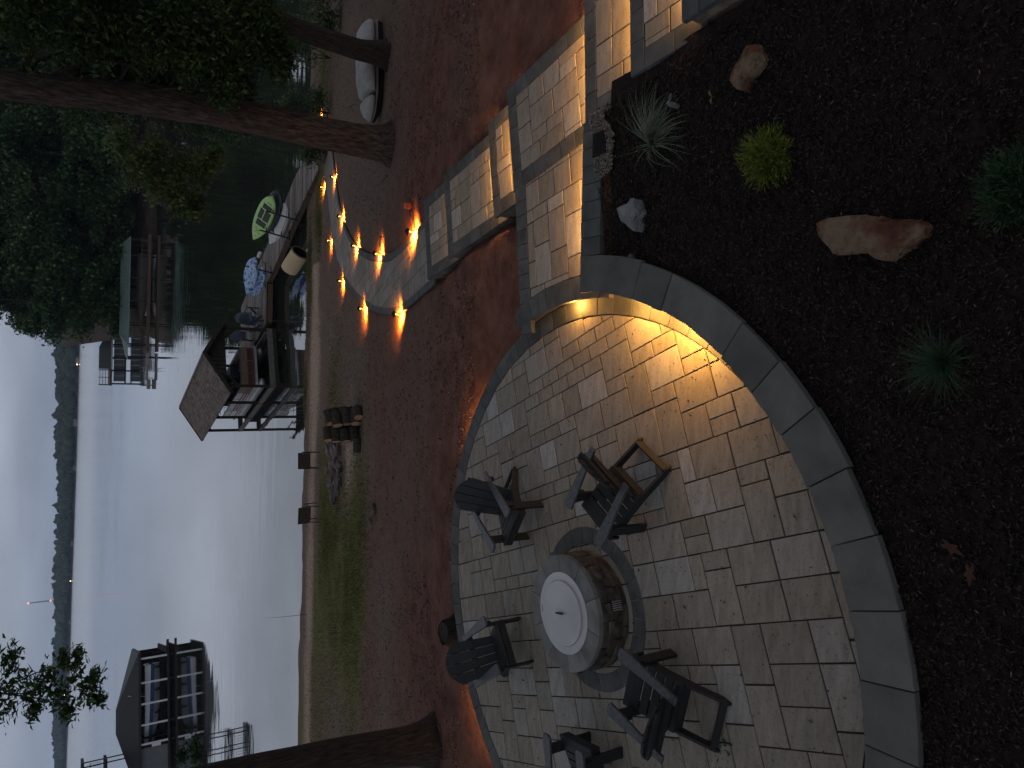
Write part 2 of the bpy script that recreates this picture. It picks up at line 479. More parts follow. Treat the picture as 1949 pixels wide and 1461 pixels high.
def make_terrain():
    xs = np.concatenate([np.arange(-34, -12, .6), np.arange(-12, 16, .16), np.arange(16, 46, .7)])
    ys = np.concatenate([np.arange(-6, 5, .5), np.arange(5, 20, .14), np.arange(20, 36.5, .2), np.arange(36.5, 44, 1.0)])
    X, Y = np.meshgrid(xs, ys)
    Z = terr(X, Y)
    far = np.hypot(X - C0[0], Y - C0[1])
    amp = np.clip((far - 3.5) / 1.0, 0, 1) * np.clip((Y - 7) / 2, 0, 1)
    Z = Z + amp * (fbm(X * .55, Y * .55, 3, 3) * .03 + fbm(X * 3.1, Y * 3.1, 9, 3) * .014)
    # cut the bed for the steps and the walkway
    sx, sy = X - 2.50, Y - 7.20
    S_, T_ = sx * -.165 + sy * .986, sx * .986 + sy * .165
    bedcut = np.clip((.22 - np.maximum(np.maximum(.1 - S_, S_ - 4.25), np.maximum(.05 - T_, T_ - 1.33))) / .2, 0, 1)
    Z = Z - bedcut * np.where(S_ < 1.4, .3, .22)
    WLx = np.interp(Y, [11.3, 12.1, 13.4, 14.8, 16.95, 19.3, 21.8, 23.9, 25.2, 26.15, 27.15, 28.7, 29.6], [1.72, 1.63, 1.5, 1.48, 1.74, 2.27, 3.06, 3.98, 4.95, 5.8, 6.95, 8.74, 10.2])
    WRx = np.interp(Y, [11.55, 12.32, 13.6, 15.3, 17.7, 19.8, 21.4, 22.85, 23.9, 24.82, 25.6, 26.5, 28.0], [3.1, 2.98, 2.88, 2.9, 3.3, 3.86, 4.5, 5.3, 6.15, 7.16, 8.11, 9.1, 10.6])
    ins = np.clip((np.minimum(X - WLx, WRx - X) + .02) / .12, 0, 1) * (Y > 11.2) * (Y < 29.5)
    near = np.clip((np.minimum(X - WLx, WRx - X) + .5) / .4, 0, 1) * (Y > 11.2) * (Y < 29.5)
    Z = np.where(near > 0, Z * (1 - near) + (terr(X, Y) - ins * .09) * near, Z)
    V = np.stack([X.ravel(), Y.ravel(), Z.ravel()], 1)
    nx, ny = len(xs), len(ys)
    I = np.arange(nx * ny).reshape(ny, nx)
    Fq = np.stack([I[:-1, :-1].ravel(), I[:-1, 1:].ravel(), I[1:, 1:].ravel(), I[1:, :-1].ravel()], 1)
    m, t, b = new_mat('red_clay_and_lawn')
    N, K = t.nodes.new, t.links.new
    def attr(nm):
        a = N('ShaderNodeAttribute'); a.attribute_name = nm; return a.outputs['Fac']
    tc = N('ShaderNodeTexCoord')
    n1 = N('ShaderNodeTexNoise'); n1.inputs['Scale'].default_value = 2.6; n1.inputs['Detail'].default_value = 9; n1.inputs['Roughness'].default_value = .68
    K(tc.outputs['Object'], n1.inputs[0])
    r1 = N('ShaderNodeValToRGB'); el = r1.color_ramp.elements
    el[0].position, el[0].color = .33, (.08, .036, .027, 1)
    el[1].position, el[1].color = .68, (.20, .10, .075, 1)
    e_ = el.new(.5); e_.color = (.14, .064, .048, 1)
    K(n1.outputs[0], r1.inputs[0])
    n2 = N('ShaderNodeTexNoise'); n2.inputs['Scale'].default_value = 9; n2.inputs['Detail'].default_value = 8; n2.inputs['Roughness'].default_value = .7
    K(tc.outputs['Object'], n2.inputs[0])
    def layer(prev, a, c1, c2, soft=.18):
        cc = N('ShaderNodeValToRGB'); cc.color_ramp.elements[0].position = .35; cc.color_ramp.elements[1].position = .65
        cc.color_ramp.elements[0].color = (*c1, 1); cc.color_ramp.elements[1].color = (*c2, 1)
        K(n2.outputs[0], cc.inputs[0])
        ad = N('ShaderNodeMath'); ad.operation = 'ADD'; K(attr(a), ad.inputs[0]); K(n2.outputs[0], ad.inputs[1])
        mr = N('ShaderNodeMapRange'); mr.inputs['From Min'].default_value = 1.0 - soft; mr.inputs['From Max'].default_value = 1.0 + soft
        K(ad.outputs[0], mr.inputs['Value'])
        mx = N('ShaderNodeMix'); mx.data_type = 'RGBA'
        K(mr.outputs[0], mx.inputs['Factor']); K(prev, mx.inputs['A']); K(cc.outputs[0], mx.inputs['B'])
        return mx.outputs['Result']
    c = layer(r1.outputs[0], 'brown', (.11, .075, .058), (.19, .14, .11), .3)
    c = layer(c, 'straw', (.30, .21, .16), (.46, .35, .27))
    c = layer(c, 'grass', (.07, .09, .022), (.15, .15, .05))
    K(c, b.inputs['Base Color'])
    b.inputs['Roughness'].default_value = .95; b.inputs['Specular IOR Level'].default_value = .15
    n3 = N('ShaderNodeTexNoise'); n3.inputs['Scale'].default_value = 26; n3.inputs['Detail'].default_value = 6; n3.inputs['Roughness'].default_value = .7
    K(tc.outputs['Object'], n3.inputs[0])
    bp = N('ShaderNodeBump'); bp.inputs['Strength'].default_value = .9; bp.inputs['Distance'].default_value = .035
    K(n3.outputs[0], bp.inputs['Height']); K(bp.outputs[0], b.inputs['Normal'])
    me = np_mesh('ground', V, Fq, m, True)
    x, y = X.ravel(), Y.ravel()
    def blob(cx, cy, rx, ry): return np.exp(-(((x - cx) / rx) ** 2 + ((y - cy) / ry) ** 2))
    wob = fbm(x * .4, y * .4, 21, 3)
    grass = (0.8 * blob(-5.2, 26.2, 4.2, 2.0) + .66 * blob(-6.8, 19.6, 4.2, 2.4) + .3 * blob(-4, 18.5, 3, 1.6) + .42 * blob(4.6, 31.9, 3.2, .8)
             + .62 * blob(7.2, 29.6, 1.7, 1.0) + .45 * blob(-13, 27, 5, 4) + .45 * blob(13, 29.5, 4.5, 2.2) + .35 * blob(-9, 28.5, 3, 1.5) + .3 * blob(-.5, 24, 2.5, 2) + .5 * blob(-6.2, 23, 4.0, 2.6)
             + .35 * blob(12.5, 20, 3, 5) + .5 * blob(-.6, 32.3, 1.4, .5) + .5 * blob(-16, 33, 4, 2)) + wob * .12
    straw = (.62 * np.exp(-((y - 30.6) / 1.3) ** 2) * (x < 5) + .7 * blob(-2.6, 20.8, 2.4, 1.2) + .45 * blob(-3.4, 19.2, 1.6, .8) + .35 * blob(1.2, 25.5, 2.4, 1.0) + .3 * blob(0, 29.0, 3.5, 1.2)) + wob * .12
    brown = np.clip((y - 8.5) / 13.0, 0, .85) + wob * .25 - .02 + .25 * blob(9.5, 20, 4, 5)
    for nm, arr in (('grass', grass), ('straw', straw), ('brown', brown)):
        a = me.attributes.new(nm, 'FLOAT', 'POINT')
        a.data.foreach_set('value', np.clip(arr, 0, 1).astype(np.float32))
    o = link('ground', me)
    tag(o, kind='structure')
    return grass
make_terrain()

def bed_z(x, y):
    d = np.hypot(np.asarray(x) - C0[0], np.asarray(y) - C0[1]) - 3.74
    return .30 + .15 * np.clip(d, 0, 9) + np.clip(.06 - np.abs(d - .2), 0, 1) * 0

def bed_inside(x, y):
    d = np.hypot(x - C0[0], y - C0[1])
    return (d > 3.70) & (y < 5.66) & (x < 2.72 + np.clip((5.4 - y) * .06, 0, .3))

def make_bed():
    n = 220
    th = np.concatenate([np.linspace(R(-178), R(-9), n)])
    rad = np.concatenate([np.linspace(3.66, 4.6, 30), np.linspace(4.65, 9.0, 70)])
    T, Q = np.meshgrid(th, rad)
    X = C0[0] + Q * np.cos(T); Y = C0[1] + Q * np.sin(T)
    Y = np.minimum(Y, 5.67)
    X = np.minimum(X, 2.9)
    Z = bed_z(X, Y) + fbm(X * 1.9, Y * 1.9, 5, 3) * .03 + fbm(X * 14, Y * 14, 8, 2) * .010
    V = np.stack([X.ravel(), Y.ravel(), Z.ravel()], 1)
    I = np.arange(T.size).reshape(T.shape)
    Fq = np.stack([I[:-1, :-1].ravel(), I[:-1, 1:].ravel(), I[1:, 1:].ravel(), I[1:, :-1].ravel()], 1)
    mt = noisy('dark_mulch', [(.006, .004, .004), (.017, .011, .010), (.034, .022, .019)], 26, .95, 1.0, 70, .02, detail=8, spec=.2)
    o = link('mulch_bed', np_mesh('mulch_bed', V, Fq, mt, True))
    tag(o, kind='structure')
make_bed()

def make_lake():
    m, t, b = new_mat('lake_water')
    N, K = t.nodes.new, t.links.new
    b.inputs['Base Color'].default_value = (.030, .034, .026, 1)
    b.inputs['Roughness'].default_value = .35
    b.inputs['Specular IOR Level'].default_value = .0
    gl = N('ShaderNodeBsdfGlossy'); gl.inputs['Roughness'].default_value = .035; gl.inputs['Color'].default_value = (.93, .96, 1, 1)
    fr = N('ShaderNodeFresnel'); fr.inputs['IOR'].default_value = 1.33
    pw = N('ShaderNodeMath'); pw.operation = 'POWER'; pw.inputs[1].default_value = .42
    mx = N('ShaderNodeMixShader')
    tc = N('ShaderNodeTexCoord')
    sy = N('ShaderNodeSeparateXYZ'); K(tc.outputs['Object'], sy.inputs[0])
    rg_ = N('ShaderNodeMapRange'); rg_.inputs['From Min'].default_value = 90; rg_.inputs['From Max'].default_value = 420
    rg_.inputs['To Min'].default_value = .03; rg_.inputs['To Max'].default_value = .20
    K(sy.outputs['Y'], rg_.inputs['Value']); K(rg_.outputs[0], gl.inputs['Roughness'])
    mp = N('ShaderNodeMapping'); mp.inputs['Scale'].default_value = (.30, 1.5, 1); mp.inputs['Rotation'].default_value = (0, 0, .2)
    K(tc.outputs['Object'], mp.inputs[0])
    n1 = N('ShaderNodeTexNoise'); n1.inputs['Scale'].default_value = .8; n1.inputs['Detail'].default_value = 2.5; n1.inputs['Roughness'].default_value = .5
    K(mp.outputs[0], n1.inputs[0])
    n2 = N('ShaderNodeTexNoise'); n2.inputs['Scale'].default_value = .022; n2.inputs['Detail'].default_value = 2
    K(tc.outputs['Object'], n2.inputs[0])
    mr = N('ShaderNodeMapRange'); mr.inputs['From Min'].default_value = .42; mr.inputs['From Max'].default_value = .66
    mr.inputs['To Min'].default_value = .04; mr.inputs['To Max'].default_value = .6
    K(n2.outputs[0], mr.inputs['Value'])
    bp = N('ShaderNodeBump'); bp.inputs['Distance'].default_value = .05
    K(mr.outputs[0], bp.inputs['Strength'])
    K(n1.outputs[0], bp.inputs['Height'])
    for q in (gl, fr): K(bp.outputs[0], q.inputs['Normal'])
    K(fr.outputs[0], pw.inputs[0]); K(pw.outputs[0], mx.inputs[0]); K(b.outputs[0], mx.inputs[1]); K(gl.outputs[0], mx.inputs[2])
    K(mx.outputs[0], t.nodes['Material Output'].inputs['Surface'])
    mb = MB().add([(-3300, 30, LAKE_Z), (3200, 30, LAKE_Z), (3200, 2350, LAKE_Z), (-3300, 2350, LAKE_Z)], [(0, 1, 2, 3)])
    tag(mb.build('water', m), kind='structure')
make_lake()

# far bank of the cove, on the right
def bank_line(x): return 111.0 + 1.2 * np.sin(x * .25) + np.where(x < 12, (12 - x) ** 2 * .12, 0)
def bank_z(x, y):
    d = np.asarray(y) - bank_line(np.asarray(x))
    return np.where(d < 0, LAKE_Z - .5 + d * .1, LAKE_Z + .3 + np.clip(d, 0, 60) * .17)
def make_bank():
    xs = np.arange(6, 150, 1.6); ys = np.concatenate([np.arange(106, 122, .8), np.arange(122, 200, 4)])
    X, Y = np.meshgrid(xs, ys); Z = bank_z(X, Y) + fbm(X * .4, Y * .4, 31, 3) * .25
    V = np.stack([X.ravel(), Y.ravel(), Z.ravel()], 1)
    I = np.arange(X.size).reshape(X.shape)
    Fq = np.stack([I[:-1, :-1].ravel(), I[:-1, 1:].ravel(), I[1:, 1:].ravel(), I[1:, :-1].ravel()], 1)
    mt = noisy('leafy_bank_soil', [(.03, .022, .015), (.06, .042, .03), (.09, .065, .045)], .7, .95, .6, 4, .1)
    tag(link('far_bank', np_mesh('far_bank', V, Fq, mt, True)), kind='structure')
make_bank()

# ------------------------------------------------------------------ paving
CELL = 0.16
def in_view(x, y, z, marg=60):
    d = Vector((x, y, z - CAM_H)); k = d.dot(fw)
    if k < .1: return False
    px, py = 974.5 - F_PX * d.dot(up) / k, 1461 - (730.5 + F_PX * d.dot(rt) / k)
    return -marg < px < 1949 + marg and -marg < py < 1461 + marg

def tiling(nx, ny, rnd):
    used = [[False] * ny for _ in range(nx)]
    res = []
    for j in range(ny):
        for i in range(nx):
            if used[i][j]: continue
            opts = [(3, 2), (2, 3), (2, 2), (2, 1), (1, 2)]
            ws = [5, 6, 5, .8, 1.0]
            order = sorted(range(5), key=lambda k: rnd.random() ** (1 / ws[k]), reverse=True)
            pick = (1, 1)
            for k in order:
                a, b = opts[k]
                if i + a <= nx and j + b <= ny and all(not used[i + p][j + q] for p in range(a) for q in range(b)):
                    pick = (a, b); break
            for p in range(pick[0]):
                for q in range(pick[1]): used[i + p][j + q] = True
            res.append((i, j, *pick))
    return res

_slabs = {}
def paver(parent, poly, z, name='paver', mat='paver', gap=.0075, th=.05, ch=.004, zf=None, tilt=True):
    """one stone cut to poly (world xy); mesh is local to its own middle"""
    poly = ccw(poly)
    cx = sum(p[0] for p in poly) / len(poly); cy = sum(p[1] for p in poly) / len(poly)
    loc = [(p[0] - cx, p[1] - cy) for p in inset(poly, gap)]
    z1 = z + random.uniform(-.0025, .002)
    mb = MB().slab(loc, -th, 0, ch)
    if zf is not None:
        z1 = zf(cx, cy)
        mb.v = [(v[0], v[1], v[2] + zf(cx + v[0], cy + v[1]) - z1) for v in mb.v]
    return mb.build(name, M[mat], parent, loc=(cx, cy, z1))

def paver_field(parent, org, ang, nx, ny, z, clips, seed, keep=None, zf=None, limit=None):
    rnd = random.Random(seed)
    ca, sa = math.cos(ang), math.sin(ang)
    polys = []
    for i, j, a, b in tiling(nx, ny, rnd):
        q = [(i * CELL, j * CELL), ((i + a) * CELL, j * CELL), ((i + a) * CELL, (j + b) * CELL), (i * CELL, (j + b) * CELL)]
        q = [(org[0] + p[0] * ca - p[1] * sa, org[1] + p[0] * sa + p[1] * ca) for p in q]
        cx = sum(p[0] for p in q) / 4; cy = sum(p[1] for p in q) / 4
        for cf in clips:
            for nx_, ny_, c in cf(cx, cy):
                q = clip(q, nx_, ny_, c)
                if len(q) < 3: break
            if len(q) < 3: break
        if len(q) < 3 or area(q) < .0012: continue
        polys.append(q)
    return polys

def ring_block(parent, c, r0, r1, a0, a1, z, th, name, mat, n=3, gap=.003, ch=.005, base=None):
    cc = c
    g0 = gap / r0; 
    ang = np.linspace(a0 + g0, a1 - g0, n + 1)
    poly = [(cc[0] + r1 * math.cos(a), cc[1] + r1 * math.sin(a)) for a in ang] + [(cc[0] + r0 * math.cos(a), cc[1] + r0 * math.sin(a)) for a in ang[::-1]]
    cx = sum(p[0] for p in poly) / len(poly); cy = sum(p[1] for p in poly) / len(poly)
    mb = MB().slab([(p[0] - cx, p[1] - cy) for p in poly], -th, 0, ch)
    return mb.build(name, M[mat], parent, loc=(cx, cy, z))

def circ_in(c, r):
    def f(x, y):
        a = math.atan2(y - c[1], x - c[0])
        if math.hypot(x - c[0], y - c[1]) < r - .45: return []
        return [(math.cos(a + d), math.sin(a + d), math.cos(a + d) * c[0] + math.sin(a + d) * c[1] + r) for d in (-.09, -.03, .03, .09)]
    return f
def circ_out(c, r):
    def f(x, y):
        a = math.atan2(y - c[1], x - c[0])
        return [(-math.cos(a), -math.sin(a), -(math.cos(a) * c[0] + math.sin(a) * c[1] + r))]
    return f
def half(nx, ny, c):
    return lambda x, y: [(nx, ny, c)]

# patio floor -------------------------------------------------------
patio = MB().lathe([(0.001, -.014), (3.30, -.014), (3.34, -.05), (3.34, -.4)], 96, (C0[0], C0[1], 0)).build('patio_floor', M['sand'])
tag(patio, kind='structure')
ang = R(19.6)
half_w = 21 * CELL
org = (C0[0] - half_w * math.cos(ang) + half_w * math.sin(ang), C0[1] - half_w * math.sin(ang) - half_w * math.cos(ang))
polys = paver_field(patio, org, ang, 42, 42, 0, [circ_in(C0, 3.165)], 5)
rest = MB()
def far_key(q):
    x = sum(p[0] for p in q) / len(q); y = sum(p[1] for p in q) / len(q)
    return 0 if in_view(x, y, 0, 10) else 1
vis = [q for q in polys if far_key(q) == 0]
vis.sort(key=lambda q: -area(q) / ((sum(p[0] for p in q) / len(q)) ** 2 + (sum(p[1] for p in q) / len(q)) ** 2 + 24))
for q in vis[:298]: paver(patio, q, 0.0)
for q in vis[298:] + [q for q in polys if far_key(q)]:
    rest.slab(inset(q, .006), -.05, 0)
tag(rest.build('outer_paving', M['paver'], patio), kind='stuff')
nb = 72
for k in range(nb):
    a0, a1 = 2 * math.pi * k / nb, 2 * math.pi * (k + 1) / nb
    ring_block(patio, C0, 3.172, 3.385, a0, a1, .003, .09, 'border_block', 'border', gap=.0025)
PIT = (-2.43, 6.17)
for k in range(26):
    a0, a1 = 2 * math.pi * k / 26, 2 * math.pi * (k + 1) / 26
    ring_block(patio, PIT, .685, .872, a0, a1, .0055, .02, 'ring_block', 'border', gap=.0025)

# fire pit -----------------------------------------------------------
pit = thing('fire_pit', 'round stone fire pit closed with a flat pale metal lid', 'fire pit', (PIT[0], PIT[1], 0))
rr = random.Random(3)
z = 0.002
for c_ in range(5):
    h = .063
    a = rr.uniform(0, 1)
    a_end = a + 2 * math.pi
    while a < a_end - .05:
        w = min(rr.uniform(.22, .5), a_end - a)
        if a_end - a - w < .12: w = a_end - a
        r1 = .615 + rr.uniform(-.012, .016)
        ring_block(pit, (0, 0), .5, r1, a, a + w, z + h, h - .004, 'ledge_stone', 'pit_stone', gap=.003, ch=.007)
        a += w
    z += h
for k in range(10):
    a0, a1 = 2 * math.pi * (k + .3) / 10, 2 * math.pi * (k + 1.3) / 10
    ring_block(pit, (0, 0), .37, .607, a0, a1, .375, .056, 'cap_stone', 'pit_cap', gap=.0015, ch=.005)
MB().lathe([(.36, .30), (.36, .1), (0.001, .1)], 32).build('liner', M['void'], pit)
lid = MB().lathe([(.425, .377), (.425, .383), (.42, .385), (.345, .385), (.343, .379), (.338, .379), (.335, .402), (.33, .405), (.001, .409)], 72).build('lid', M['steel'], pit, smooth=False)
MB().tube([(-.035, 0, .403), (-.035, 0, .425)], .006, 8).tube([(.045, 0, .403), (.045, 0, .425)], .006, 8).tube([(-.05, 0, .428), (.06, 0, .428)], .011, 8).build('lid_handle', M['iron'], lid, rot=(0, 0, R(100)))
mk = MB()
for k in range(4): mk.box((-.03 + k * .02, .385, .3862), (.011, .014, .001))
mk.build('stamped_mark', M['iron'], lid, rot=(0, 0, R(8)))
va = R(-71)
vent = MB().box((0, 0, 0), (.10, .022, .11)).build('vent', M['void'], pit, loc=(.632 * math.cos(va), .632 * math.sin(va), .155), rot=(0, 0, va + R(90)))
for k in range(5):
    MB().box((0, -.013, 0), (.012, .012, .112)).build('vent_bar', M['alu'], vent, loc=(-.042 + k * .021, 0, 0))

# seat wall ------------------------------------------------------------
wall = thing('curved_wall', 'low curved garden wall with broad grey cap stones edging the patio', 'garden wall')
joints = [-2.6, -17.5, -24.2, -38.4, -45.6, -52.6, -59.9, -67.1, -74.5, -82.0, -89.0, -98, -106, -115, -122, -131, -138, -147, -156, -164, -172]
rr = random.Random(8)
for k in range(len(joints) - 1):
    a1, a0 = R(joints[k]), R(joints[k + 1])
    r0 = 3.385 + rr.uniform(-.012, .012); r1 = 3.735 + rr.uniform(-.012, .016)
    ang_ = np.linspace(a0 + .0012, a1 - .0012, 4)
    p = [(r1 * math.cos(a), r1 * math.sin(a)) for a in ang_]
    inner = [(r0 * math.cos(a), r0 * math.sin(a)) for a in np.linspace(a0 + .0012, a1 - .0012, 9)[::-1]]
    inner = [(x * (1 + rr.uniform(-.0022, .0022)), y * (1 + rr.uniform(-.0022, .0022))) for x, y in inner]
    q = clip(p + inner, 0, 1, 5.978 - C0[1]) if k == 0 else p + inner
    cx = sum(i[0] for i in q) / len(q); cy = sum(i[1] for i in q) / len(q)
    MB().slab([(i[0] - cx, i[1] - cy) for i in q], -.062, 0, .006).build('cap_stone', M['cap'], wall, loc=(C0[0] + cx, C0[1] + cy, .39 + rr.uniform(-.002, .002)))
for row in range(3):
    z1 = .112 * (row + 1) - .008
    k = 0
    a = R(-4.6) - (row % 2) * .05
    while a > R(-172):
        w = .105 + rr.uniform(-.02, .03)
        ring_block(wall, C0, 3.432 + rr.uniform(-.006, .006), 3.69, a - w, a, z1, .110, 'wall_block', 'rock_face', n=3, gap=.002, ch=.006)
        a -= w

# landing ---------------------------------------------------------------
S0 = Vector((2.50, 7.20)); SE = Vector((-.165, .986)); SR = Vector((.986, .165))
def sp(s, t): q = S0 + SE * s + SR * t; return (q.x, q.y)
LZ = .195
front = lambda x: 7.40 + (x - .58) * .115       # outer front edge of the landing
def lp(x0, x1, y0f, y1f): return [(x0, y0f(x0)), (x1, y0f(x1)), (x1, y1f(x1)), (x0, y1f(x0))]
a_arc0, a_arc1 = R(-3.5), R(23.0)
base_poly = [(C0[0] + 3.42 * math.cos(a), C0[1] + 3.42 * math.sin(a)) for a in np.linspace(a_arc0, R(22), 10)] + [(2.44, front(2.44) - .03), (2.62, 6.0), (2.62, 5.92)]
landing = MB().slab(base_poly, -.35, LZ - .016, .002).build('landing', M['sand'])
tag(landing, kind='structure')
fr0, fr1 = .62, 2.45
nb = 10
for k in range(nb):
    x0, x1 = fr0 + (fr1 - fr0) * k / nb, fr0 + (fr1 - fr0) * (k + 1) / nb
    q = [(x0, front(x0) - .235), (x1, front(x1) - .235), (x1 - .012, front(x1)), (x0 - .012, front(x0))]
    paver(landing, q, LZ + .001, 'edge_block', 'border', .003, .055, .005)
nb = 11
for k in range(nb):
    a0 = a_arc0 - R(4) + (a_arc1 - a_arc0 + R(4)) * k / nb; a1 = a_arc0 - R(4) + (a_arc1 - a_arc0 + R(4)) * (k + 1) / nb
    ring_block(landing, C0, 3.335, 3.585, a0, a1, LZ + .002, .055, 'edge_block', 'border', n=2, gap=.003)
nfx, nfy = .115 / math.hypot(1, .115), 1
fn = math.hypot(.115, 1)
lpol = paver_field(landing, (.55, 5.7), R(8), 15, 12, LZ,
                   [circ_out(C0, 3.59), half(-.115 / fn, 1 / fn, (7.40 - .58 * .115 - .24) / fn), half(0, -1, -5.955),
                    half(SR.x, SR.y, S0.dot(SR) - .032)], 21)
for q in lpol: paver(landing, q, LZ)
rr = random.Random(4)
a = R(-8)
a = R(-4.5)
while a < R(18.5):                                # rough riser between patio and landing
    w = .075 + rr.uniform(-.01, .02)
    ring_block(landing, C0, 3.402 + rr.uniform(-.012, .012), 3.56, a, a + w, LZ - .056, .145, 'riser_block', 'rock_face', n=3, gap=.002, ch=.012)
    a += w
for k in range(1, 8):                             # outer face of the landing above the clay
    x0, x1 = .66 + k * .222, .66 + (k + 1) * .222
    q = [(x0, front(x0) - .2), (x1, front(x1) - .2), (x1, front(x1) - .035), (x0, front(x0) - .035)]
    paver(landing, q, LZ - .057, 'riser_block', 'rock_face', .003, .36, .008)

# low wall along the landing -----------------------------------------------
lw = thing('low_wall', 'low straight wall with a row of dark cap blocks beside the landing', 'garden wall')
x = 1.325
k = 0
while x < 2.70:
    x1 = min(x + .185, 2.72)
    paver(lw, [(x, 5.652), (x1, 5.652), (x1 + .012, 5.975), (x + .012, 5.975)], .391, 'cap_block', 'border', .0035, .058, .005)
    x = x1
for k in range(5):
    x0 = 1.30 + k * .285
    paver(lw, [(x0, 5.69), (x0 + .285, 5.69), (x0 + .285, 5.925), (x0, 5.925)], .331, 'wall_block', 'rock_face', .002, .4, .006)

# steps ------------------------------------------------------------------------
def rect_step(label, org, e, r, s0, s1, t0, t1, z, drop, seed, light, bw=.185, grp='stone steps running down from the bed to the walkway', blk=.30, covered=0.0):
    """tread from s0 (back) to s1 (front edge); e points downhill"""
    st = thing('stone_step', label, 'step', (0, 0, 0), group=grp)
    P = lambda s, t: (org[0] + e[0] * s + r[0] * t, org[1] + e[1] * s + r[1] * t)
    def blocks(sa, sb, ta, tb, along):
        n = max(1, round(((tb - ta) if along == 't' else (sb - sa)) / blk))
        for k in range(n):
            if along == 't':
                u0, u1 = ta + (tb - ta) * k / n, ta + (tb - ta) * (k + 1) / n
                q = [P(sa, u0), P(sa, u1), P(sb, u1), P(sb, u0)]
            else:
                u0, u1 = sa + (sb - sa) * k / n, sa + (sb - sa) * (k + 1) / n
                q = [P(u0, ta), P(u0, tb), P(u1, tb), P(u1, ta)]
            paver(st, q, z + .001, 'edge_block', 'border', .0022, .055, .005)
    blocks(s1 - bw, s1, t0, t1, 't')
    blocks(s0 - covered, s1 - bw, t0, t0 + bw, 's')
    blocks(s0 - covered, s1 - bw, t1 - bw, t1, 's')
    ia, ib = s0 - covered, s1 - bw
    ang_ = math.atan2(r[1], r[0])
    nx_ = int((t1 - t0) / CELL) + 2; ny_ = int((ib - ia) / CELL) + 2
    o_ = P(ia - .06, t0 + bw - .1) if e[1] > 0 else P(ib, t0 + bw)
    rdot = lambda q: q[0] * r[0] + q[1] * r[1]
    edot = lambda q: q[0] * e[0] + q[1] * e[1]
    cl = [half(-r[0], -r[1], -rdot(P(0, t0 + bw))), half(r[0], r[1], rdot(P(0, t1 - bw))),
          half(-e[0], -e[1], -edot(P(ia, 0))), half(e[0], e[1], edot(P(ib, 0)))]
    for q in paver_field(st, o_, ang_, nx_, ny_, z, cl, seed): paver(st, q, z)
    MB().slab([P(ia, t0 + .02), P(ia, t1 - .02), P(s1 - .035, t1 - .02), P(s1 - .035, t0 + .02)], z - drop, z - .056, .003).build('riser', M['rock_face'], st)
    MB().slab([P(ia, t0 + .03), P(ia, t1 - .03), P(s1 - .05, t1 - .03), P(s1 - .05, t0 + .03)], z - .055, z - .013, .001).build('bedding', M['sand'], st)
    if light:
        w_ = t1 - t0 - .34
        a = math.atan2(r[1], r[0])
        c_ = P(s1 - .022, (t0 + t1) / 2)
        MB().box((0, 0, 0), (w_, .012, .010)).build('led_strip', M['warm_led'], st, loc=(c_[0], c_[1], z - .0625), rot=(0, 0, a))
        strip_light(c_, z - .072, w_, a, light, e)
    return st

def strip_light(c_, z, w_, a, power, e, col=(1.0, .44, .08)):
    ld = bpy.data.lights.new('strip_light', 'AREA')
    ld.shape = 'RECTANGLE'; ld.size = w_; ld.size_y = .012
    ld.energy = power; ld.color = col
    lo_ = bpy.data.objects.new('strip_light', ld)
    COL.objects.link(lo_)
    lo_.location = (c_[0], c_[1], z)
    lo_.rotation_euler = (R(24), 0, a if e[1] * math.cos(a) - e[0] * math.sin(a) > 0 else a + math.pi)
    return lo_

se, sr = (SE.x, SE.y), (SR.x, SR.y)
ue, ur = (-.05, .99875), (.99875, .05)
UO = (2.72, 5.93)
PW = 25.0
rect_step('wide square stone landing step level with the patio landing', (S0.x, S0.y), se, sr, -1.33, .45, -.03, 1.36, LZ, .45, 31, 1.1 * PW, bw=.20, covered=.08)
rect_step('narrow stone step directly below the wide square landing step', (S0.x, S0.y), se, sr, .45, 1.28, -.03, 1.36, 0.0, .4, 32, .7 * PW, covered=.1)
rect_step('long stone step, second one up from the curved walkway', (S0.x, S0.y), se, sr, 1.28, 3.05, -.03, 1.38, -.19, .4, 33, .18 * PW, covered=.1)
rect_step('lowest stone step, ending at the start of the curved walkway', (S0.x, S0.y), se, sr, 3.05, 4.20, -.03, 1.42, -.36, .4, 34, 0, covered=.1)
rect_step('stone step just above the wide landing step, beside the gravel patch', UO, ue, ur, -.92, 0.0, 0.0, 1.7, .39, .45, 35, 1.0 * PW, covered=.1)
rect_step('upper stone step, second above the wide landing step', UO, ue, ur, -1.75, -.92, .06, 1.8, .58, .5, 36, .8 * PW, covered=.1)
rect_step('topmost stone step, cut off by the edge of the picture', UO, ue, ur, -4.6, -1.75, .12, 1.9, .77, .6, 37, .5 * PW)
# light under the low wall's cap, on the landing
MB().box((0, 0, 0), (1.3, .012, .010)).build('led_strip', M['warm_led'], lw, loc=(1.95, 5.945, .325))
strip_light((1.95, 5.95), .315, 1.3, 0.0, 1.1 * PW, (0, 1))

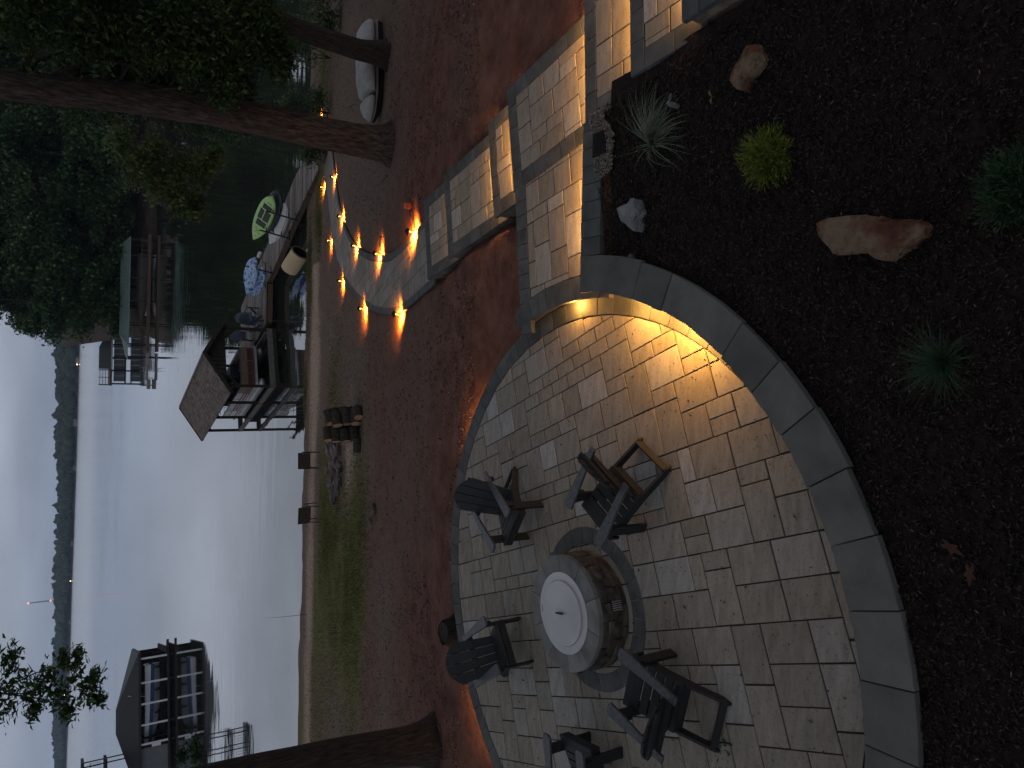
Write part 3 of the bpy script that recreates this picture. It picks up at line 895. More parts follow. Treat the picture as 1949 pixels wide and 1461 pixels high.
# curved walkway -----------------------------------------------------------------
PL = [(1.72, 11.3), (1.63, 12.1), (1.50, 13.4), (1.48, 14.8), (1.74, 16.95), (2.27, 19.3), (3.06, 21.8), (3.98, 23.9), (4.95, 25.2), (5.8, 26.15), (6.95, 27.15), (8.74, 28.7), (10.2, 29.6)]
PR = [(3.10, 11.55), (2.98, 12.32), (2.88, 13.6), (2.90, 15.3), (3.30, 17.7), (3.86, 19.8), (4.50, 21.4), (5.30, 22.85), (6.15, 23.9), (7.16, 24.82), (8.11, 25.6), (9.1, 26.5), (10.6, 28.0)]
def smooth(P, n=6):
    r_ = []
    for i in range(len(P) - 1):
        p0, p1, p2, p3 = P[max(i - 1, 0)], P[i], P[i + 1], P[min(i + 2, len(P) - 1)]
        for k in range(n):
            t = k / n
            r_.append(tuple(.5 * (2 * p1[d] + (-p0[d] + p2[d]) * t + (2 * p0[d] - 5 * p1[d] + 4 * p2[d] - p3[d]) * t * t + (-p0[d] + 3 * p1[d] - 3 * p2[d] + p3[d]) * t ** 3) for d in (0, 1)))
    r_.append(P[-1])
    return r_
sl_, sr_ = smooth(PL), smooth(PR)
wz = lambda x, y: tz(x, y) + .035
mb = MB()
vsx = []
for a, b in zip(sl_, sr_):
    vsx += [(a[0], a[1], wz(*a) - .014), (b[0], b[1], wz(*b) - .014), (a[0], a[1], wz(*a) - .3), (b[0], b[1], wz(*b) - .3)]
fsx = []
for i in range(len(sl_) - 1):
    o_ = i * 4
    fsx += [(o_, o_ + 1, o_ + 5, o_ + 4), (o_ + 2, o_, o_ + 4, o_ + 6), (o_ + 1, o_ + 3, o_ + 7, o_ + 5)]
walk = mb.add(vsx, fsx).build('walkway', M['sand'])
tag(walk, kind='structure')
BW = .15
ctr = [((a[0] + b[0]) / 2, (a[1] + b[1]) / 2) for a, b in zip(sl_, sr_)]
def path_clip(x, y):
    i = min(range(len(ctr) - 1), key=lambda k: (ctr[k][0] - x) ** 2 + (ctr[k][1] - y) ** 2)
    i = min(max(i, 0), len(ctr) - 2)
    res = []
    for side, s_ in ((sl_, 1), (sr_, -1)):
        a, b = side[i], side[i + 1]
        dx, dy = b[0] - a[0], b[1] - a[1]
        n_ = math.hypot(dx, dy)
        nx_, ny_ = -dy / n_ * s_, dx / n_ * s_
        res.append((nx_, ny_, nx_ * a[0] + ny_ * a[1] - BW + .004))
    return res
wp = paver_field(walk, (1.0, 11.2), R(8), 62, 116, 0, [path_clip, half(-SE.x, -SE.y, -(S0.dot(SE) + 4.2))], 55)
wp = [q for q in wp if min((c[0] - q[0][0]) ** 2 + (c[1] - q[0][1]) ** 2 for c in ctr) < 1.7]
wp.sort(key=lambda q: q[0][1])
for q in wp[:225]: paver(walk, q, 0, gap=.010, zf=wz, ch=.003)
rest = MB()
for q in wp[225:]:
    q = inset(q, .005)
    b0 = len(rest.v)
    rest.slab(q, -.05, 0, .003)
    for i in range(b0, len(rest.v)):
        v = rest.v[i]; rest.v[i] = (v[0], v[1], v[2] + wz(v[0], v[1]))
tag(rest.build('farther_paving', M['paver'], walk), kind='stuff')
for side, s_ in ((sl_, 1), (sr_, -1)):
    cum = [0]
    for i in range(len(side) - 1): cum.append(cum[-1] + math.dist(side[i], side[i + 1]))
    nb = int(cum[-1] / .20)
    def at_(d):
        i = max(k for k in range(len(cum) - 1) if cum[k] <= d + 1e-9)
        t = (d - cum[i]) / (cum[i + 1] - cum[i]); a, b = side[i], side[i + 1]
        n_ = math.dist(a, b)
        return (a[0] + (b[0] - a[0]) * t, a[1] + (b[1] - a[1]) * t), ((b[1] - a[1]) / n_ * s_, -(b[0] - a[0]) / n_ * s_)
    for k in range(nb):
        (p, n0), (q, n1) = at_(cum[-1] * k / nb), at_(cum[-1] * (k + .999) / nb)
        if p[1] < 11.32 and s_ == 1: pass
        poly = [p, q, (q[0] + n1[0] * BW, q[1] + n1[1] * BW), (p[0] + n0[0] * BW, p[1] + n0[1] * BW)]
        paver(walk, poly, 0, 'border_block', 'border', .003, .06, .004, zf=lambda x, y: wz(x, y) + .004)

# ------------------------------------------------------------------ path lights
def path_light():
    root = thing('path_light', 'x', 'path light')
    MB().tube([(0, 0, -.05), (0, 0, .175)], .008, 8).build('stem', M['lamp_bronze'], root)
    MB().lathe([(.008, .238), (.02, .235), (.045, .215), (.078, .186), (.08, .182), (.074, .183), (.03, .205), (.001, .208)], 16).build('lamp_shade', M['lamp_bronze'], root, smooth=True)
    MB().lathe([(.001, .152), (.016, .156), (.022, .17), (.018, .19), (.001, .198)], 12).build('bulb', M['amber_glow'], root, smooth=True)
    return root
PLIGHTS = [
    (2.92, 12.86, 'path light nearest the lowest step, inside the walkway bend', 755.0),
    (3.06, 16.31, 'second path light from the steps, inside the walkway bend', 630.2),
    (3.86, 19.77, 'third path light from the steps, inside the walkway bend', 630.2),
    (5.36, 22.85, 'fourth path light from the steps, inside the walkway bend', 630.2),
    (1.41, 13.96, 'path light nearest the steps on the outer, lawn side of the walkway', 755.0),
    (1.94, 18.40, 'second path light from the steps on the outer, lawn side', 574.1),
    (3.21, 22.53, 'third path light from the steps on the outer, lawn side', 574.1),
    (5.10, 25.75, 'outer side path light in line with the cream drum', 574.1),
    (7.71, 28.30, 'outer side path light nearest the shore end of the dock', 574.1),
    (7.21, 24.90, 'inner side path light just left of the big oak trunk', 574.1),
    (11.08, 30.0, 'farthest path light, seen just right of the big oak trunk', 574.1),
    (9.6, 27.2, 'path light half hidden behind the big oak trunk', 411.8)]
proto = None
for x, y, lab, pw in PLIGHTS:
    o = proto = path_light() if proto is None else proto
    if x != PLIGHTS[0][0]: o = copy_tree(proto)
    o.location = (x, y, tz(x, y)); o['label'] = lab; o['group'] = 'path lights along the curved walkway'
    ld = bpy.data.lights.new('path_lamp', 'SPOT'); ld.energy = pw; ld.color = (1.0, .25, .022)
    ld.spot_size = R(160); ld.spot_blend = .6; ld.shadow_soft_size = .012
    lo_ = bpy.data.objects.new('path_lamp', ld); COL.objects.link(lo_)
    lo_.location = (x - .026, y - .02, tz(x, y) + .146)

# lamp under the landing edge, over the patio
al = R(5.0)
ul = thing('under_cap_light', 'bright warm lamp tucked under the landing edge above the patio', 'lamp', (C0[0] + 3.37 * math.cos(al), C0[1] + 3.37 * math.sin(al), .118))
MB().box((0, 0, 0), (.022, .09, .016)).build('lens', M['warm_led'], ul, rot=(0, 0, al))
MB().box((0, 0, .012), (.026, .10, .008)).build('bracket', M['lamp_bronze'], ul, rot=(0, 0, al))
ld = bpy.data.lights.new('under_cap_lamp', 'POINT'); ld.energy = 17.0; ld.color = (1, .45, .08); ld.shadow_soft_size = .02
lo_ = bpy.data.objects.new('under_cap_lamp', ld); COL.objects.link(lo_); lo_.location = (C0[0] + 3.325 * math.cos(al), C0[1] + 3.325 * math.sin(al), .10)
for a_, pw, lab in ((-16, 22.0, 'slim warm lamp under the curved wall cap nearest the landing'), (-27, 31.0, 'slim warm lamp under the curved wall cap, farther from the landing')):
    a = R(a_)
    ul = thing('under_cap_light', lab, 'lamp', (C0[0] + 3.41 * math.cos(a), C0[1] + 3.41 * math.sin(a), .318))
    MB().box((0, 0, 0), (.018, .2, .012)).build('lens', M['warm_led'], ul, rot=(0, 0, a))
    ld = bpy.data.lights.new('under_cap_lamp', 'AREA'); ld.shape = 'RECTANGLE'; ld.size = .3; ld.size_y = .02; ld.energy = pw; ld.color = (1, .45, .08)
    lo_ = bpy.data.objects.new('under_cap_lamp', ld); COL.objects.link(lo_)
    lo_.location = (C0[0] + 3.395 * math.cos(a), C0[1] + 3.395 * math.sin(a), .306); lo_.rotation_euler = (R(6), 0, a + R(90))
for a_, pw, lab in ((60, 9.0, 'low amber lamp under the patio border, toward the walkway'), (130, 9.0, 'low amber lamp under the patio border, near the left trunk')):
    a = R(a_)
    ul = thing('edge_light', lab, 'lamp', (C0[0] + 3.40 * math.cos(a), C0[1] + 3.40 * math.sin(a), -.10))
    MB().box((0, 0, 0), (.015, .5, .012)).build('lens', M['amber_glow'], ul, rot=(0, 0, a))
    ld = bpy.data.lights.new('edge_lamp', 'AREA'); ld.shape = 'RECTANGLE'; ld.size = 1.0; ld.size_y = .02; ld.energy = pw; ld.color = (1, .45, .1)
    lo_ = bpy.data.objects.new('edge_lamp', ld); COL.objects.link(lo_)
    lo_.location = (C0[0] + 3.43 * math.cos(a), C0[1] + 3.43 * math.sin(a), -.09); lo_.rotation_euler = (R(35), 0, a - R(90))

# ------------------------------------------------------------------ adirondack chairs
def adirondack():
    root = thing('adirondack_chair', 'x', 'chair')
    c, ca = M['chair'], M['chair_arm']
    for s_ in (-1, 1):
        x = s_ * .235
        prof = [(.37, .27), (.37, .37), (.33, .385), (-.02, .265), (-.30, .115), (-.43, .045), (-.45, .0), (-.36, .0), (-.08, .135), (.12, .215)]
        mb = MB(); n = len(prof)
        vs_ = [(x - .014, p[0], p[1]) for p in prof] + [(x + .014, p[0], p[1]) for p in prof]
        fs_ = [tuple(range(n)), tuple(range(2 * n - 1, n - 1, -1))] + [(i, n + i, n + (i + 1) % n, (i + 1) % n) for i in range(n)]
        mb.add(vs_, fs_).build('rear_leg', c, root)
        MB().slab([(-.014, -.052), (.014, -.052), (.014, .052), (-.014, .052)], 0, .525, .004).build('front_leg', c, root, loc=(s_ * .268, .285, 0))
        arm = [(-.062, .41), (-.03, .435), (.045, .435), (.066, .40), (.062, .22), (.045, 0), (.035, -.30), (-.035, -.30), (-.038, 0), (-.055, .22)]
        if s_ < 0: arm = [(-p[0], p[1]) for p in arm]
        MB().slab(arm, 0, .026, .005).build('arm_rest', ca, root, loc=(s_ * .285, 0, .527), rot=(R(1.5), 0, 0))
        MB().slab([(-.012, -.02), (.012, -.02), (.012, .06), (-.012, .06)], .42, .524, .003).build('arm_bracket', c, root, loc=(s_ * .296, .25, 0))
    ys = [.375, .295, .205, .115, .025, -.065]
    for k, y in enumerate(ys):
        zc = .392 - (.375 - y) * .335
        if k == 0:
            MB().slab([(-.268, -.04), (.268, -.04), (.268, .04), (-.268, .04)], -.011, .011, .004).build('seat_slat', c, root, loc=(0, y - .008, zc - .006), rot=(R(14), 0, 0))
            MB().slab([(-.268, -.012), (.268, -.012), (.268, .012), (-.268, .012)], 0, .085, .004).build('front_apron', c, root, loc=(0, .392, .285))
        else:
            MB().slab([(-.25, -.039), (.25, -.039), (.25, .039), (-.25, .039)], -.011, .011, .004).build('seat_slat', c, root, loc=(0, y, zc), rot=(R(18.5), 0, 0))
    # four wide back boards under one rounded top
    tilt = R(24)
    T = Matrix.Translation((0, -.035, .205)) @ Matrix.Rotation(tilt, 4, 'X')
    H = .70
    for k in range(4):
        u0, u1 = -1 + k * .5, -1 + (k + 1) * .5
        wb, wt = .205, .262
        g = .006
        bl, br = u0 * wb + g / 2, u1 * wb - g / 2
        tl, tr = u0 * wt + g, u1 * wt - g
        top = lambda x: H - .17 * (abs(x) / .27) ** 2.3
        pts = [(bl, 0), (br, 0)] + [(tr + (tl - tr) * i / 5, top(tr + (tl - tr) * i / 5)) for i in range(6)]
        # slab drawn in x/z, then stood up
        P_ = MB().slab(pts, -.011, .011, .003)
        P_.v = [tuple(T @ Vector((v[0], -v[2], v[1]))) for v in P_.v]
        P_.build('back_board', c, root)
    for h, w_ in ((.335, .62), (.56, .44)):
        q = T @ Vector((0, -.026, h))
        MB().slab([(-w_ / 2, -.016), (w_ / 2, -.016), (w_ / 2, .016), (-w_ / 2, .016)], -.04, .04, .004).build('back_rail', c, root, loc=q, rot=(tilt if h > .5 else R(8), 0, 0))
    MB().slab([(-.235, -.014), (.235, -.014), (.235, .014), (-.235, .014)], -.03, .03, .003).build('rear_stretcher', c, root, loc=(0, -.405, .045), rot=(R(-30), 0, 0))
    MB().slab([(-.235, -.014), (.235, -.014), (.235, .014), (-.235, .014)], -.05, .05, .003).build('seat_rail', c, root, loc=(0, -.10, .19))
    return root
CH = [((-1.51, 7.55), (-.555, -.83), 'charcoal slatted garden chair on the far right, its back to the lake'),
      ((-1.02, 5.42), (-.86, .51), 'charcoal slatted garden chair right of the fire pit, seen from behind, nearest the steps'),
      ((-3.36, 7.70), (.577, -.816), 'charcoal slatted garden chair on the far left, facing the camera past the fire pit'),
      ((-2.84, 4.70), (.25, .97), 'charcoal slatted garden chair in front of the fire pit, its back to the camera'),
      ((-4.08, 5.84), (.99, .13), 'charcoal slatted garden chair cut off by the left edge, facing the fire pit')]
proto = adirondack()
for k, ((x, y), d, lab) in enumerate(CH):
    o = proto if k == 0 else copy_tree(proto)
    o.location = (x, y, .004); o.rotation_euler = (0, 0, math.atan2(d[1], d[0]) - math.pi / 2)
    o['label'] = lab; o['group'] = 'garden chairs round the fire pit'

# ------------------------------------------------------------------ rocks
def plan_r(plan, a):
    d = (math.cos(a), math.sin(a)); best = .02
    for i in range(len(plan)):
        p, q = plan[i - 1], plan[i]
        e_ = (q[0] - p[0], q[1] - p[1])
        den = d[0] * e_[1] - d[1] * e_[0]
        if abs(den) < 1e-9: continue
        t = (p[0] * e_[1] - p[1] * e_[0]) / den
        u = (p[0] * d[1] - p[1] * d[0]) / den
        if t > 0 and -1e-6 <= u <= 1 + 1e-6: best = max(best, t)
    return best

def rock(name, label, loc, size, rz, mat, seed, tilt=(0, 0), cat='rock', group=None, sub=4, prof=None, plan=None):
    bm = bmesh.new()
    bmesh.ops.create_icosphere(bm, subdivisions=sub, radius=1)
    rr = random.Random(seed)
    off = Vector((rr.uniform(0, 50), rr.uniform(0, 50), rr.uniform(0, 50)))
    planes = [(Vector((rr.gauss(0, 1), rr.gauss(0, 1), rr.gauss(0, .7))).normalized(), rr.uniform(.62, .88)) for _ in range(11)]
    planes.append((Vector((0.05, .1, 1)).normalized(), .60))
    for v in bm.verts:
        p = v.co.copy()
        for n_, d in planes:
            k = p.dot(n_) - d
            if k > 0: p -= n_ * k * .88
        p *= 1 + .10 * mnoise.noise(p * 1.7 + off) + .045 * mnoise.noise(p * 5 + off) + .02 * mnoise.noise(p * 13 + off)
        if plan:
            a = math.atan2(p.y, p.x); r_ = math.hypot(p.x, p.y)
            q = plan_r(plan, a) * min(1.0, r_ * 1.12) ** .8
            v.co = Vector((q * math.cos(a), q * math.sin(a), p.z * size[2] * (1 + .35 * mnoise.noise(Vector((q * math.cos(a) * 6, q * math.sin(a) * 6, 0)) + off)))) * (1 - .09 * abs(mnoise.noise(p * 3.1 + off)) + .05 * mnoise.noise(p * 7 + off) - .05 * abs(mnoise.noise(p * 12 + off)) + .02 * mnoise.noise(p * 26 + off))
        else:
            v.co = Vector((p.x * size[0], p.y * size[1], p.z * size[2]))
    me = bpy.data.meshes.new(name); bm.to_mesh(me); bm.free()
    o = link(name, me, M[mat], None, loc, (tilt[0], tilt[1], rz))
    return tag(o, label, cat, group)
bz = lambda x, y: float(bed_z(x, y))
PLAN_BIG = [(0.172, 0.422), (0.202, 0.342), (0.182, 0.092), (0.162, -0.078), (0.102, -0.158), (0.052, -0.318), (0.002, -0.378), (-0.058, -0.358), (-0.108, -0.248), (-0.148, -0.148), (-0.168, -0.118), (-0.158, -0.058), (-0.098, -0.008), (-0.098, 0.092), (-0.088, 0.232), (-0.008, 0.302), (0.062, 0.382)]
PLAN_SMALL = [(-0.002, 0.184), (0.068, 0.114), (0.108, 0.044), (0.158, -0.036), (0.138, -0.136), (0.048, -0.176), (-0.022, -0.176), (-0.072, -0.106), (-0.092, 0.004), (-0.162, 0.024), (-0.112, 0.094), (-0.062, 0.164)]
PLAN_GREY = [(0.1, 0.203), (0.15, 0.023), (0.12, -0.137), (-0.02, -0.157), (-0.18, -0.087), (-0.14, 0.023), (-0.03, 0.133)]
rock('boulder', 'long rust red boulder with pale streaks lying in the dark mulch', (.985, 2.69, bz(1.0, 2.7) + .05), (.4, .2, .17), 0, 'rock_red', 5, plan=PLAN_BIG, sub=5)
rock('boulder', 'smaller red brown boulder in the mulch beside the upper steps', (2.40, 3.66, bz(2.42, 3.68) + .04), (.2, .1, .13), 0, 'rock_red', 12, plan=PLAN_SMALL, sub=5)
rock('boulder', 'pale grey boulder in the mulch beside the low wall', (1.61, 5.12, bz(1.58, 5.13) + .05), (.18, .12, .17), 0, 'rock_grey', 23, plan=PLAN_GREY, sub=5)
rock('flat_rock', 'flat pinkish rock on the clay slope beyond the fire pit', (-3.15, 16.6, tz(-3.15, 16.6) + .03), (.19, .13, .07), .3, 'flag', 31, sub=3)
rock('flat_rock', 'dark flat rock just left of the pinkish rock on the slope', (-3.55, 16.95, tz(-3.55, 16.95) + .02), (.22, .10, .06), 1.0, 'flag', 35, sub=3)

# block tails behind the wall cap
for (x, y, a, lab) in ((1.15, 5.34, -64, 'grey block lying half buried behind the wall cap, nearer the low wall'), (.98, 5.02, -58, 'grey block lying half buried behind the wall cap, farther from the low wall')):
    o = MB().slab([(-.13, -.045), (.13, -.045), (.13, .045), (-.13, .045)], -.1, 0, .006).build('spare_block', M['border'], None, loc=(x + .03, y, bz(x, y) + .045), rot=(0, 0, R(a + 180)))
    tag(o, lab, 'block')

# ------------------------------------------------------------------ leaf clouds
def leaf_quads(cent, size, seed, flat=.35, droop=0.0, aspect=.5, shape='diamond'):
    """folded leaf per centre: two triangles-ish quads; cent (n,3) array"""
    g = np.random.default_rng(seed)
    n = len(cent)
    a = g.uniform(0, 2 * np.pi, n); b = g.normal(0, .55, n) - droop
    d = np.stack([np.cos(a) * np.cos(b), np.sin(a) * np.cos(b), np.sin(b)], 1)
    upv = np.stack([g.normal(0, flat, n), g.normal(0, flat, n), np.ones(n)], 1)
    s = np.cross(d, upv); s /= np.linalg.norm(s, axis=1, keepdims=True)
    u = np.cross(s, d)
    L_ = (size * g.uniform(.65, 1.3, n))[:, None]
    w = L_ * aspect
    p0 = cent - d * L_ * .5
    p2 = cent + d * L_ * .5 - u * L_ * .06
    p1 = cent + s * w * .5 + u * L_ * .05 + d * L_ * .05
    p3 = cent - s * w * .5 + u * L_ * .05 + d * L_ * .05
    V = np.stack([p0, p1, p2, p3], 1).reshape(-1, 3)
    I = np.arange(n)[:, None] * 4
    return V, np.concatenate([I, I + 1, I + 2, I + 3], 1)

def cluster_points(centres, n_each, seed, twig=.28, per=14, squash=.7, shell=.55):
    """centres: list of (x,y,z,r); leaves gathered on twigs so that gaps stay open"""
    g = np.random.default_rng(seed)
    out_ = []
    for (x, y, z, r) in centres:
        m_ = max(2, int(n_each / per))
        d = g.normal(0, 1, (m_, 3)); d /= np.linalg.norm(d, axis=1, keepdims=True)
        q = r * (shell + (1 - shell) * g.random(m_)) ** 1.0
        t = np.array([x, y, z]) + d * q[:, None] * np.array([1, 1, squash])
        k = np.repeat(t, per, 0)
        out_.append(k + g.normal(0, twig * r, k.shape) * np.array([1, 1, .6]))
    return np.concatenate(out_)

def crown(parent, centres, n_each, size, mat, seed, name='crown', **kw):
    lk = {k: kw.pop(k) for k in ('flat', 'droop', 'aspect') if k in kw}
    pts = cluster_points(centres, n_each, seed, **kw)
    V, Fq = leaf_quads(pts, size, seed + 1, **lk)
    return link(name, np_mesh(name, V, Fq, M[mat]), None, parent)

def trunk_mesh(parent, pts, rads, mat, name='trunk', n=20, seg=.18, rough=.07, flare=1.0):
    pts = [Vector(p) for p in pts]
    P_, Rr = [], []
    for i in range(len(pts) - 1):
        k = max(2, int((pts[i + 1] - pts[i]).length / seg))
        for j in range(k):
            t = j / k
            P_.append(pts[i].lerp(pts[i + 1], t)); Rr.append(rads[i] + (rads[i + 1] - rads[i]) * t)
    P_.append(pts[-1]); Rr.append(rads[-1])
    mb = MB().tube(P_, Rr, n, cap=False)
    vs_ = []
    for i, v in enumerate(mb.v):
        c_ = P_[i // n]; d = Vector(v) - c_
        a = math.atan2(d.y, d.x)
        h = c_.z - P_[0].z
        k = 1 + rough * mnoise.noise(Vector((math.cos(a) * 3.2, math.sin(a) * 3.2, h * .55))) + rough * .7 * mnoise.noise(Vector((math.cos(a) * 8, math.sin(a) * 8, h * 1.4)))
        fl = max(0, 1 - h / .7) ** 2.2 * flare
        k += fl * (.45 + .35 * math.sin(a * 4 + 1.0) + .2 * math.sin(a * 3))
        vs_.append(tuple(c_ + d * k))
    mb.v = vs_
    return mb.build(name, M[mat], parent, smooth=True)

def limb(parent, p, q, r0, r1, mat, sag=.0, name='limb'):
    p, q = Vector(p), Vector(q)
    m1 = p.lerp(q, .35) + Vector((0, 0, sag)) + Vector((random.uniform(-.1, .1), random.uniform(-.1, .1), 0))
    m2 = p.lerp(q, .7) + Vector((0, 0, sag * .8))
    return MB().tube([p, m1, m2, q], [r0, r0 * .7 + r1 * .3, r0 * .35 + r1 * .65, r1], 7).build(name, M[mat], parent, smooth=True)

# big oak right of the walkway
oak = thing('oak_tree', 'big oak with a thick brown trunk leaning beside the walkway lights', 'tree', (5.41, 15.38, tz(5.41, 15.38)))
ob = Vector(oak.location)
def rel(*p): return tuple(Vector(p) - ob)
trunk_mesh(oak, [rel(5.41, 15.38, ob.z - .15), rel(5.36, 15.38, ob.z + .9), rel(5.36, 15.38, 1.0), rel(5.37, 15.38, 2.6), rel(5.28, 15.38, 4.1), rel(5.05, 15.38, 6.1), rel(4.9, 15.5, 9.5)],
           [.40, .345, .325, .30, .285, .26, .17], 'bark')
MB().lathe([(.001, .03), (.05, .028), (.085, .05), (.12, .02), (.15, -.03)], 12, M=Matrix.Rotation(R(80), 4, 'X') @ Matrix.Rotation(R(-12), 4, 'Y')).build('knot', M['bark'], oak, smooth=True, loc=rel(5.32, 15.09, 2.02))
near_c = [(5.75, 14.0, 5.6, .6), (5.85, 14.0, 4.9, .6), (6.15, 14.0, 4.2, .6), (6.45, 13.9, 3.5, .65), (6.75, 13.9, 2.75, .6), (6.25, 14.1, 2.3, .5), (6.6, 14.0, 1.85, .42),
          (5.85, 14.2, 3.1, .5), (5.95, 14.2, 3.8, .5), (5.75, 14.1, 4.6, .45), (6.9, 14.0, 4.6, .7), (7.2, 14.3, 3.6, .7), (6.6, 14.3, 5.4, .7), (6.9, 14.2, 2.0, .5), (6.2, 14.2, 1.55, .4), (7.3, 14.4, 2.6, .6), (5.5, 14.4, 2.5, .4)] + [(5.9 + .62 * (k % 5), 16.5 + .3 * (k % 3), 1.9 + .75 * (k // 5), .6) for k in range(25)]
mid_c = [(6.51, 21, 4.0, .55), (6.3, 21, 3.2, .5), (6.1, 21, 2.5, .55), (6.05, 21, 1.9, .45), (5.5, 21, 3.0, .5), (5.1, 21, 2.5, .45), (4.95, 21, 2.05, .4), (5.7, 21, 3.6, .5), (6.5, 21, 1.6, .35)]
crown(oak, [(x - ob.x, y - ob.y, z_ - ob.z, r) for x, y, z_, r in near_c], 1900, .112, 'oak_leaf', 41, per=16, twig=.30, shell=.2)
high = [(5 + random.uniform(-4.5, 5), 15.5 + random.uniform(-4, 6), random.uniform(7.2, 12), random.uniform(1.2, 1.9)) for _ in range(22)]  # crown above the view, put in to block sky and shade the clay
crown(oak, [(x - ob.x, y - ob.y, z_ - ob.z, r) for x, y, z_, r in high], 520, .24, 'oak_leaf', 43, name='upper_crown', per=13)
for x, y, z_, r in near_c[::2]: limb(oak, rel(5.2 + random.uniform(.0, .2), 15.55, z_ + 1.6), rel(x, y, z_), .045, .008, 'bark_dark', .3)

# second, darker trunk behind
t2 = thing('oak_tree', 'dark leaning trunk standing in front of the small white boat', 'tree', (7.77, 16.07, tz(7.77, 16.07)))
ob = Vector(t2.location)
trunk_mesh(t2, [rel(7.77, 16.07, ob.z - .15), rel(7.70, 16.07, -.7), rel(7.74, 16.07, .35), rel(7.9, 16.07, 1.6), rel(8.15, 16.1, 3.2), rel(8.6, 16.3, 7.5)], [.29, .235, .215, .195, .18, .12], 'bark_dark')
cc = [(7.3, 16.0, 2.5, .6), (7.75, 15.8, 3.3, .7), (8.2, 16.0, 2.5, .6), (8.7, 15.8, 1.7, .55), (7.0, 15.7, 1.95, .42), (8.9, 16.2, 3.0, .7), (8.3, 15.8, 4.4, .8), (9.2, 15.8, 4.2, .8), (7.3, 16.2, 4.9, .7), (8.2, 16.2, 5.8, .8), (7.6, 17, 6.4, .8), (6.9, 15.6, 1.35, .3), (7.35, 15.5, 1.45, .35)]
crown(t2, [(x - ob.x, y - ob.y, z_ - ob.z, r) for x, y, z_, r in cc], 2200, .115, 'oak_leaf', 51, per=16, twig=.30, shell=.2)
high = [(9 + random.uniform(-4, 5), 16.5 + random.uniform(-4, 5), random.uniform(7, 12), random.uniform(1.2, 1.9)) for _ in range(17)]  # this crown too lies above the view, added for its shade
crown(t2, [(x - ob.x, y - ob.y, z_ - ob.z, r) for x, y, z_, r in high], 520, .24, 'oak_leaf', 53, name='upper_crown', per=13)
for x, y, z_, r in cc[::2]: limb(t2, rel(7.95, 16.05, z_ + .8), rel(x, y, z_), .04, .008, 'bark_dark', .2)

# shore tree with lighter leaves seen left of the oak trunk
t4 = thing('sweetgum_tree', 'lighter green tree drooping over the cove left of the oak trunk', 'tree', (8.6, 24.5, tz(8.6, 24.5)))
ob = Vector(t4.location)
trunk_mesh(t4, [rel(8.6, 24.5, ob.z - .1), rel(8.5, 24.4, -1), rel(8.1, 24, 2.5), rel(7.6, 23.6, 6)], [.2, .15, .13, .08], 'bark_dark', n=12)
crown(t4, [(x * 1.0 - ob.x, y + 1.5 - ob.y, z_ - ob.z - .2, r * 1.1) for x, y, z_, r in mid_c], 700, .15, 'gum_leaf', 61, per=12, twig=.30, shell=.2, droop=.35)
for x, y, z_, r in mid_c[::2]: limb(t4, rel(7.9, 23.9, z_ + .6), rel(x, y + 1.5, z_ - .2), .03, .008, 'bark_dark', .2)

# left trunk with its hanging spray
t3 = thing('oak_tree', 'dark rough trunk at the left edge of the slope with a hanging leafy spray', 'tree', (-6.04, 10.83, tz(-6.04, 10.83)))
ob = Vector(t3.location)
trunk_mesh(t3, [rel(-6.06, 10.83, ob.z - .15), rel(-5.93, 10.83, .5), rel(-5.84, 10.83, 1.6), rel(-5.78, 10.83, 2.55), rel(-5.74, 10.83, 3.3), rel(-5.6, 10.9, 7.5)], [.34, .285, .27, .26, .25, .17], 'bark_dark')
sp_ = [(-3.33, 10.2, 5.42, .16), (-3.59, 10.2, 5.33, .22), (-3.81, 10.2, 5.45, .22), (-3.61, 10.2, 5.06, .18), (-3.85, 10.2, 4.97, .2), (-3.64, 10.2, 4.76, .17), (-3.86, 10.2, 4.65, .16), (-3.74, 10.2, 4.57, .13),
       (-4.07, 10.2, 4.86, .16), (-3.98, 10.2, 5.22, .16), (-3.42, 10.2, 4.76, .11), (-4.02, 10.2, 4.53, .11), (-3.6, 10.2, 5.6, .3), (-3.45, 10.2, 4.9, .1), (-3.75, 10.2, 5.2, .2)]
crown(t3, [(x - ob.x, y - ob.y, z_ - ob.z, r) for x, y, z_, r in sp_], 105, .105, 'oak_leaf', 71, name='leaf_spray', per=7, twig=.42, shell=.1, aspect=.42)
for q in ((-3.81, 10.2, 5.0), (-3.5, 10.2, 4.8), (-4.0, 10.2, 4.6)): limb(t3, rel(-3.7, 10.25, 6.1), rel(*q), .014, .004, 'bark_dark', 0, 'twig')
limb(t3, rel(-5.65, 10.8, 6.2), rel(-3.7, 10.25, 6.1), .07, .016, 'bark_dark', .25)
tag(crown(t3, [(-4.92 - ob.x, 10.3 - ob.y, 3.40 - ob.z, .17), (-5.06 - ob.x, 10.3 - ob.y, 3.36 - ob.z, .16), (-5.0 - ob.x, 10.3 - ob.y, 3.53 - ob.z, .12)], 260, .055, 'shrub_leaf', 73, name='ivy_foliage', per=8, twig=.35, shell=.1), kind='stuff')
high = [(-6 + random.uniform(-4, 3.2), 11 + random.uniform(-4, 5), random.uniform(7.6, 12), random.uniform(1.1, 1.8)) for _ in range(20)]
crown(t3, [(x - ob.x, y - ob.y, z_ - ob.z, r) for x, y, z_, r in high], 480, .24, 'oak_leaf', 75, name='upper_crown', per=13)

